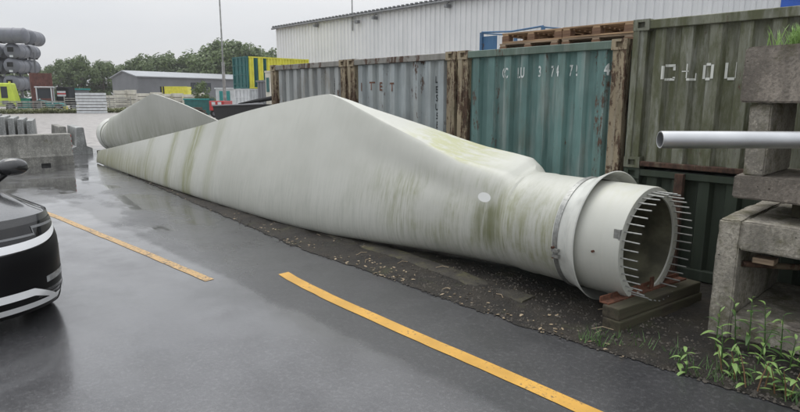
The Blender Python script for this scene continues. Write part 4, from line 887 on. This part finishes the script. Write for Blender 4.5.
# ------------------------------------------------------------------ black car (front corner in view)
def m_car():
    t = NT('black_car_paint'); v = t.n('ShaderNodeTexVoronoi'); v.inputs['Scale'].default_value = 120; t.l(t.coord(), v.inputs[0]); n = t.noise(60, 3)
    dr = t.mul(t.ramp(v.outputs['Distance'], .18, .36, 1, 0), t.ramp(n, .45, .6))
    return t.out((.010, .0105, .012), .26, 0, t.bump(dr, .9, .004), .5, **{'Coat Weight': .8, 'Coat Roughness': .10})
M['car'] = m_car(); M['trim'] = NT('satin_trim').out((.006, .006, .007), .3, 0, None, .18); M['chrome'] = m_plain('satin_silver', (.82, .83, .84), .3, .0, .03, 5, .0)
M['lamp'] = m_plain('smoked_lamp', (.006, .006, .007), .06, 0, .1, 3, 0); M['lampbar'] = m_plain('lamp_guide', (.16, .165, .17), .25, 0, .1, 3, 0); M['fog'] = m_plain('fog_lamp', (.30, .31, .32), .25, .3, .25, 12, .0)
CL, CWd = 2.32, .945
CARA = R(5)
car = thing('parked_car', 'black car with a silver front trim line, parked at the left by the worn line', 'car', (0, 0, 0), CARA)
car.location = Vector((-5.80, 1.245, 0)) - Matrix.Rotation(CARA, 3, 'Z') @ Vector((CL - .42, CWd - .045, 0))
def plan(th, z):
    """body outline at height z: superellipse with a bowed nose, th=0 is the nose, +90 degrees the car's left side"""
    c, s = math.cos(th), math.sin(th); e = 2 / 2.9
    x = math.copysign(abs(c) ** e, c); y = math.copysign(abs(s) ** e, s)
    inx = iny = 0.
    if z < .32: inx = (.32 - z) * .55; iny = (.32 - z) * .25
    if z > .62: inx = (z - .62) ** 1.4 * .62; iny = max(0, z - .72) * .2
    xs_, a_ = CL - .78, .72                     # straight flanks, rounded nose and tail
    bow = .06 * (1 - min(1, abs(y)) ** 2)
    xx = (xs_ + x * (a_ - inx) + bow) if x >= 0 else (-xs_ + x * (a_ - inx * .5))
    return (xx, y * (CWd - iny), z)
def band(z0f, z1f, t0, t1, out_=.0, n=60, rows=4):
    L = []
    for i in range(rows + 1):
        r = []
        for k in range(n + 1):
            th = t0 + (t1 - t0) * k / n; z0, z1 = z0f(th), z1f(th); z = z0 + (z1 - z0) * i / rows
            x, y, z = plan(th, z); q = Vector((x * .6, y, 0)).normalized() * out_; r.append((x + q.x, y + q.y, z))
        L.append(r)
    return MB().rings(L, False)
cst = lambda v: (lambda th: v)
# which angle reaches a given side position
def th_of(y): return math.asin(min(1, (abs(y) / CWd)) ** 1.45) * (1 if y > 0 else -1)
HOODZ = .93
body = MB(); rows_ = []
for z in [.17, .2, .26, .32, .40, .5, .6, .7, .78, .85, .90, HOODZ, .955, .965]:
    rows_.append([plan(2 * math.pi * k / 160, z) for k in range(160)])
body.rings(rows_, True).build('body_shell', M['car'], car, smooth=50)
# bonnet and deck: grid spanning the outline at the shoulder
deck = []
for i in range(41):
    u = -1 + 2 * i / 40; r = []
    for k in range(25):
        v = -1 + 2 * k / 24; th = math.atan2(math.copysign(abs(v) ** 2.1, v), 1) if 0 else 0
        hw = CWd - .048; y = v * hw
        q_ = max(0, 1 - abs(v) ** 2.9) ** (1 / 2.9); xf = CL - .78 + (.72 - .135) * q_ + .06 * (1 - v * v) - .012
        xb = -(CL - .78) - (.72 - .07) * q_
        x = xb + (xf - xb) * (1 - (1 - i / 40) ** 1.0); rise = .125 * min(1, max(0, xf - x) / 1.1) ** .8 * (1 - abs(v) ** 6)
        crease = .008 * math.exp(-((abs(v) - .62) / .07) ** 2) * min(1, (xf - x) / .5)
        r.append((x, y, .958 + rise + crease))
    deck.append(r)
MB().rings(deck, False).build('bonnet', M['car'], car, smooth=60)
sm = MB()
for s in (1, -1): sm.tube([(CL - .52 - .0, s * .835, .972), (CL - .75, s * .80, .992), (CL - 1.35, s * .755, 1.018)], .0035, 4)
sm.build('bonnet_gap', M['trim'], car)
# greenhouse
gh = []
for z, xf, xb, w in ((1.0, .98, -1.95, .83), (1.12, .72, -1.9, .82), (1.4, .15, -1.72, .72), (1.56, -.2, -1.55, .64), (1.6, -.45, -1.4, .56)):
    pts = []
    for k in range(48):
        a = 2 * math.pi * k / 48; c, s = math.cos(a), math.sin(a); e = .42
        pts.append(((xf + xb) / 2 + (xf - xb) / 2 * math.copysign(abs(c) ** e, c), w * math.copysign(abs(s) ** e, s), z))
    gh.append(pts)
MB().rings(gh[:4], True).build('window_glass', M['glass'], car, smooth=50); MB().rings(gh[3:], True, False, True).build('roof', M['car'], car, smooth=50)
# front lamps, silver line, lower trim: bands that follow the nose
tl = th_of(.93)
zlow = lambda th: .715 + .15 * min(1, abs(th) / tl) ** 3.2; zhi = lambda th: .775 + .105 * min(1, abs(th) / tl) ** 2.6 + .0
band(zlow, zhi, -tl * 1.0, tl * 1.0, .008, 90).build('silver_line', M['chrome'], car, smooth=50)
band(lambda th: zhi(th) + .004, lambda th: min(.925, .90 + .02 * (abs(th) / tl)), -tl * .97, tl * .97, .006, 90).build('headlamp', M['lamp'], car, smooth=50)
for s in (1, -1):
    ta, tb, tc_ = th_of(.3), th_of(.66), th_of(.90)
    band(cst(.815), cst(.832), s * ta, s * tb, .011, 20, 1).build('lamp_guide', M['lampbar'], car, smooth=50); band(cst(.868), cst(.888), s * tb * 1.02, s * tc_, .011, 20, 1).build('lamp_guide', M['lampbar'], car, smooth=50); band(cst(.815), cst(.888), s * tb, s * tb * 1.025, .011, 4, 1).build('lamp_guide', M['lampbar'], car, smooth=50)
    band(lambda th: .375 + .04 * (abs(th) / tl), lambda th: .42 + .055 * (abs(th) / tl), s * th_of(.70), s * th_of(.915), .008, 20, 2).build('fog_lamp', M['fog'], car, smooth=50)
    t6, t8, t9 = th_of(.58), th_of(.84), R(84); cl = lambda v: min(1, max(0, v))
    band(lambda th: .205 + .115 * cl((abs(th) - t8) / (t9 - t8)), lambda th: .222 + .125 * cl((abs(th) - t8) / (t9 - t8)), s * t8 * .96, s * t9, .010, 30, 1).build('lower_line', M['chrome'], car, smooth=50)
    band(lambda th: .325 - .13 * cl((abs(th) - t6) / (t8 - t6)), lambda th: .388 - .165 * cl((abs(th) - t6) / (t8 - t6)), s * th_of(.1), s * t8, .012, 40, 2).build('skid_trim', M['chrome'], car, smooth=50)
band(lambda th: .30, lambda th: zlow(th) - .012, -R(86), R(86), .004, 90, 6).build('bumper', M['trim'], car, smooth=50)
band(cst(.205), cst(.26), -R(60), R(60), .012, 60, 2).build('skid_plate', M['chrome'], car, smooth=50)
band(cst(.20), cst(.32), -th_of(.62), th_of(.62), .008, 40, 2).build('lower_grille', M['trim'], car, smooth=50)
band(cst(.165), cst(.245), -R(88), R(88), .006, 60, 2).build('lower_lip', M['trim'], car, smooth=50)
MB().box(CL + .005, CL + .02, -.26, .26, .52, .63).build('number_plate', M['white'], car)
for x in (CL - .86, -(CL - .78)):
    for s in (1, -1):
        y0_, y1_ = sorted((s * .935, s * .70)); w_ = MB().rings([[(x + r * math.cos(2 * math.pi * k / 40), y, .355 + r * math.sin(2 * math.pi * k / 40)) for k in range(40)] for y, r in ((s * .70, .3), (s * .71, .345), (s * .90, .355), (s * .93, .34), (s * .935, .26))], True, True, True).build('wheel', M['tyre'], car, smooth=40)
        rm2 = MB().tube([(x, s * .9355, .355), (x, s * .938, .355)], .25, 24).tube([(x, s * .938, .355), (x, s * .955, .355)], .05, 12)
        for k in range(10): a_ = k * math.pi / 5; rm2.obox((x + .145 * math.cos(a_), s * .944, .355 + .145 * math.sin(a_)), (.10 * math.cos(a_), 0, .10 * math.sin(a_)), (0, .005, 0), (-.016 * math.sin(a_), 0, .016 * math.cos(a_)))
        rm2.build('rim', M['tank'], w_, smooth=30)
        MB().rings([[(x + r * math.cos(2 * math.pi * k / 40), s * (CWd * max(0, 1 - max(0, (abs(x + r * math.cos(2 * math.pi * k / 40)) - CL + .78) / .72) ** 2.9) ** (1 / 2.9) + .004), .355 + r * math.sin(2 * math.pi * k / 40)) for k in range(-2, 23)] for r in (.37, .43)], False).build('wheel_arch', M['trim'], car, smooth=40)
for s in (1, -1):
    mr = MB(); rr = []
    for i, (d, k) in enumerate(((0, .35), (.02, .8), (.07, 1), (.13, .98), (.17, .8), (.19, .3))):
        rr.append([(CL - 1.66 - d, s * (.965 + .15 * k * math.cos(a * math.pi / 10)), 1.225 + .105 * k * math.sin(a * math.pi / 10) * (1 if math.sin(a * math.pi / 10) > 0 else .8)) for a in range(20)])
    mr.rings(rr, True, True, True); o = mr.build('door_mirror', M['car'], car, smooth=60); MB().tube([(CL - 1.76, s * .76, 1.06), (CL - 1.74, s * .90, 1.17)], .028, 8).build('mirror_stalk', M['trim'], o)

# ------------------------------------------------------------------ weeds, litter, gravel
def leaf_mesh(L, w, bend, mat):
    m = MB(); rows = []
    for i in range(6):
        u = i / 5; ww = w * math.sin(math.pi * min(1, u * .93 + .05)) ** .8; x = L * (u - .12 * bend * u * u); z = L * (.35 * u - bend * u * u)
        rows.append([(x, -ww, z + .12 * ww), (x, 0, z - .15 * ww), (x, ww, z + .12 * ww)])
    return m.rings(rows, False).mesh('leaf', mat, smooth=80)
LM = [leaf_mesh(.12, .013, .45, M['weed']), leaf_mesh(.095, .011, .25, M['weed']), leaf_mesh(.14, .015, .7, M['weed_dark']), leaf_mesh(.075, .014, .5, M['weed']), leaf_mesh(.105, .018, .9, M['weed'])]
SM = {}
def weed(x, y, h, n, label, dry=False, z=None):
    z0 = vergeZ(x, y) if z is None else z; lean = (rnd.uniform(-.06, .06), rnd.uniform(-.08, .04)); t = thing('weed', label, 'weed', (x, y, z0), rnd.uniform(0, 6.28), 'weeds in front of the concrete')
    MB().tube([(0, 0, -.01), (lean[0] * .4, lean[1] * .4, h * .5), (lean[0], lean[1], h)], [.0055, .0045, .002], 6).build('stem', M['dry'] if dry else M['weed_dark'], t)
    for k in range(n):
        u = .12 + .88 * k / max(1, n - 1); o = put(LM[rnd.randrange(5)], 'leaf', t, (lean[0] * u, lean[1] * u, h * u)); s = (1.15 - .55 * u) * rnd.uniform(.8, 1.25); o.scale = (s, s, s); o.rotation_euler = (0, -R(40) * u - rnd.uniform(-.2, .2), k * 2.4 + rnd.uniform(-.4, .4))
WL = 'leafy green weed growing against the chipped concrete frame'
for px, py, h, n in ((715, 350, .34, 8), (722, 362, .28, 8), (735, 350, .40, 10), (748, 352, .44, 11), (757, 366, .26, 8), (764, 356, .38, 10), (780, 360, .33, 9), (789, 372, .26, 9), (797, 368, .30, 9), (808, 376, .32, 9), (728, 370, .16, 7), (768, 380, .18, 8), (785, 388, .18, 8), (741, 374, .17, 8), (816, 384, .3, 9)):
    p = onZ(px, py, .02); weed(p.x, p.y, h, n, WL)
for px, py, h, n in ((677, 364, .13, 5), (686, 372, .10, 4)):
    p = onZ(px, py, .02); weed(p.x, p.y, h, n, 'tiny green seedling on the soil near the timber sleepers')
for px, py in ((735, 378), (746, 386), (757, 390), (775, 392), (790, 396), (722, 372), (765, 386), (786, 398), (800, 400)):
    p = onZ(px, py, .02); weed(p.x, p.y, .2, 3, 'brown withered weed stalk among the green weeds at the asphalt edge', True)
gt = MB()
for k in range(1300):
    x = rnd.gauss(XB + .40, .10) if k % 3 else rnd.uniform(XB + .3, XB + 1.7); y = rnd.uniform(YB + .02, YB + .5); h = rnd.uniform(.05, .17); a = rnd.uniform(0, 6.28); b = Vector((x, y, 2.335)); tip = b + Vector((math.cos(a) * h * .6, math.sin(a) * h * .6, h)); w = Vector((-math.sin(a), math.cos(a), 0)) * .004
    gt.poly([b - w, b + w, b + (tip - b) * .55 + w * .8 + Vector((0, 0, h * .15)), tip, b + (tip - b) * .55 - w * .8 + Vector((0, 0, h * .15))])
tag(gt.build('grass_tuft', M['weed']), 'green grass tuft growing on the brown concrete top slab', 'grass', None, 'stuff')
gm = MB()
for k in range(700):
    x = rnd.uniform(-2.2, .6); e = edgeY(x); y = e + abs(rnd.gauss(0, .16)) + .02
    if noise.noise(Vector((x * 3, y * 3, 9))) < -.05: continue
    h = rnd.uniform(.03, .10); a = rnd.uniform(0, 6.28); b = Vector((x, y, vergeZ(x, y))); tip = b + Vector((math.cos(a) * h * .7, math.sin(a) * h * .7, h)); w = Vector((-math.sin(a), math.cos(a), 0)) * .004
    gm.poly([b - w, b + w, tip])
tag(gm.build('verge_grass', M['weed_dark']), 'sparse green grass blades on the soil along the asphalt edge', 'grass', None, 'stuff')
lt = MB()
for k in range(800):
    x = rnd.uniform(-17, .5) if k % 3 else rnd.gauss(-4.5, 1.6); x = min(1, max(-18, x)); e = edgeY(x); y = e + abs(rnd.gauss(0, .13)) + rnd.uniform(-.04, .05) if k % 4 else e + rnd.uniform(0, .8)
    if noise.noise(Vector((x * 1.9, y * 1.3, 4))) < rnd.uniform(-.25, .3): continue
    s = rnd.uniform(.007, .026) * rnd.choice((.7, 1, 1)); a = rnd.uniform(0, 6.28); z = max(.006, vergeZ(x, y) if y > e else .004) + .006
    u = Vector((math.cos(a), math.sin(a), rnd.uniform(-.3, .3))) * s; v = Vector((-math.sin(a), math.cos(a), rnd.uniform(-.3, .3))) * s * .55; o = Vector((x, y, z))
    lt.poly([o - u, o - u * .3 - v, o + u * .5 - v * .8, o + u, o + u * .4 + v, o - u * .4 + v * .9])
tag(lt.build('leaf_litter', M['litter']), 'pale fallen leaves scattered along the edge of the asphalt', 'leaves', None, 'stuff')
pb = MB()
for k in range(3600):
    x = rnd.uniform(-17, 1.2) if k % 2 else rnd.uniform(-4.5, .5); e = edgeY(x); y = e + rnd.random() ** 1.5 * 1.2 - .02
    s = rnd.uniform(.005, .016) * (1.5 if rnd.random() < .08 else 1); z = max(.005, vergeZ(x, y)) + s * .3; a = rnd.uniform(0, 3)
    c_, s_ = math.cos(a) * s, math.sin(a) * s; h = s * rnd.uniform(.5, .9)
    b = len(pb.v); pb.v += [(x + c_, y + s_, z - h * .4), (x - s_, y + c_, z - h * .2), (x - c_ * 1.2, y - s_, z - h * .4), (x + s_, y - c_, z - h * .2), (x, y, z + h), (x, y, z - h)]
    pb.f += [(b, b + 1, b + 4), (b + 1, b + 2, b + 4), (b + 2, b + 3, b + 4), (b + 3, b, b + 4), (b + 1, b, b + 5), (b + 2, b + 1, b + 5), (b + 3, b + 2, b + 5), (b, b + 3, b + 5)]
tag(pb.build('gravel', M['pebble']), 'small loose gravel on the soil between the asphalt and the blade', 'gravel', None, 'stuff')
tw = MB()
for k in range(14):
    x = rnd.uniform(-9, -1); y = edgeY(x) + rnd.uniform(.1, .7); z = vergeZ(x, y) + .012; a = rnd.uniform(0, 6.28); L = rnd.uniform(.06, .2)
    tw.tube([(x, y, z), (x + L * .5 * math.cos(a), y + L * .5 * math.sin(a), z + .012), (x + L * math.cos(a + .3), y + L * math.sin(a + .3), z)], .003, 4)
tag(tw.build('twigs', M['litter']), 'thin dry twigs lying on the soil beside the blade', 'twigs', None, 'stuff')

# ------------------------------------------------------------------ damp air
hz = bpy.data.materials.new('damp_air'); hz.use_nodes = True; ht = hz.node_tree; ht.nodes.clear()
pv = ht.nodes.new('ShaderNodeVolumePrincipled'); pv.inputs['Color'].default_value = (.93, .95, .97, 1); pv.inputs['Density'].default_value = .00035; pv.inputs['Anisotropy'].default_value = .2
ho = ht.nodes.new('ShaderNodeOutputMaterial'); ht.links.new(pv.outputs[0], ho.inputs['Volume'])
tag(MB().box(-330, 130, -120, 330, -1, 30).build('haze', hz), 'thin pale damp haze lying over the whole yard', 'haze', None, 'stuff')
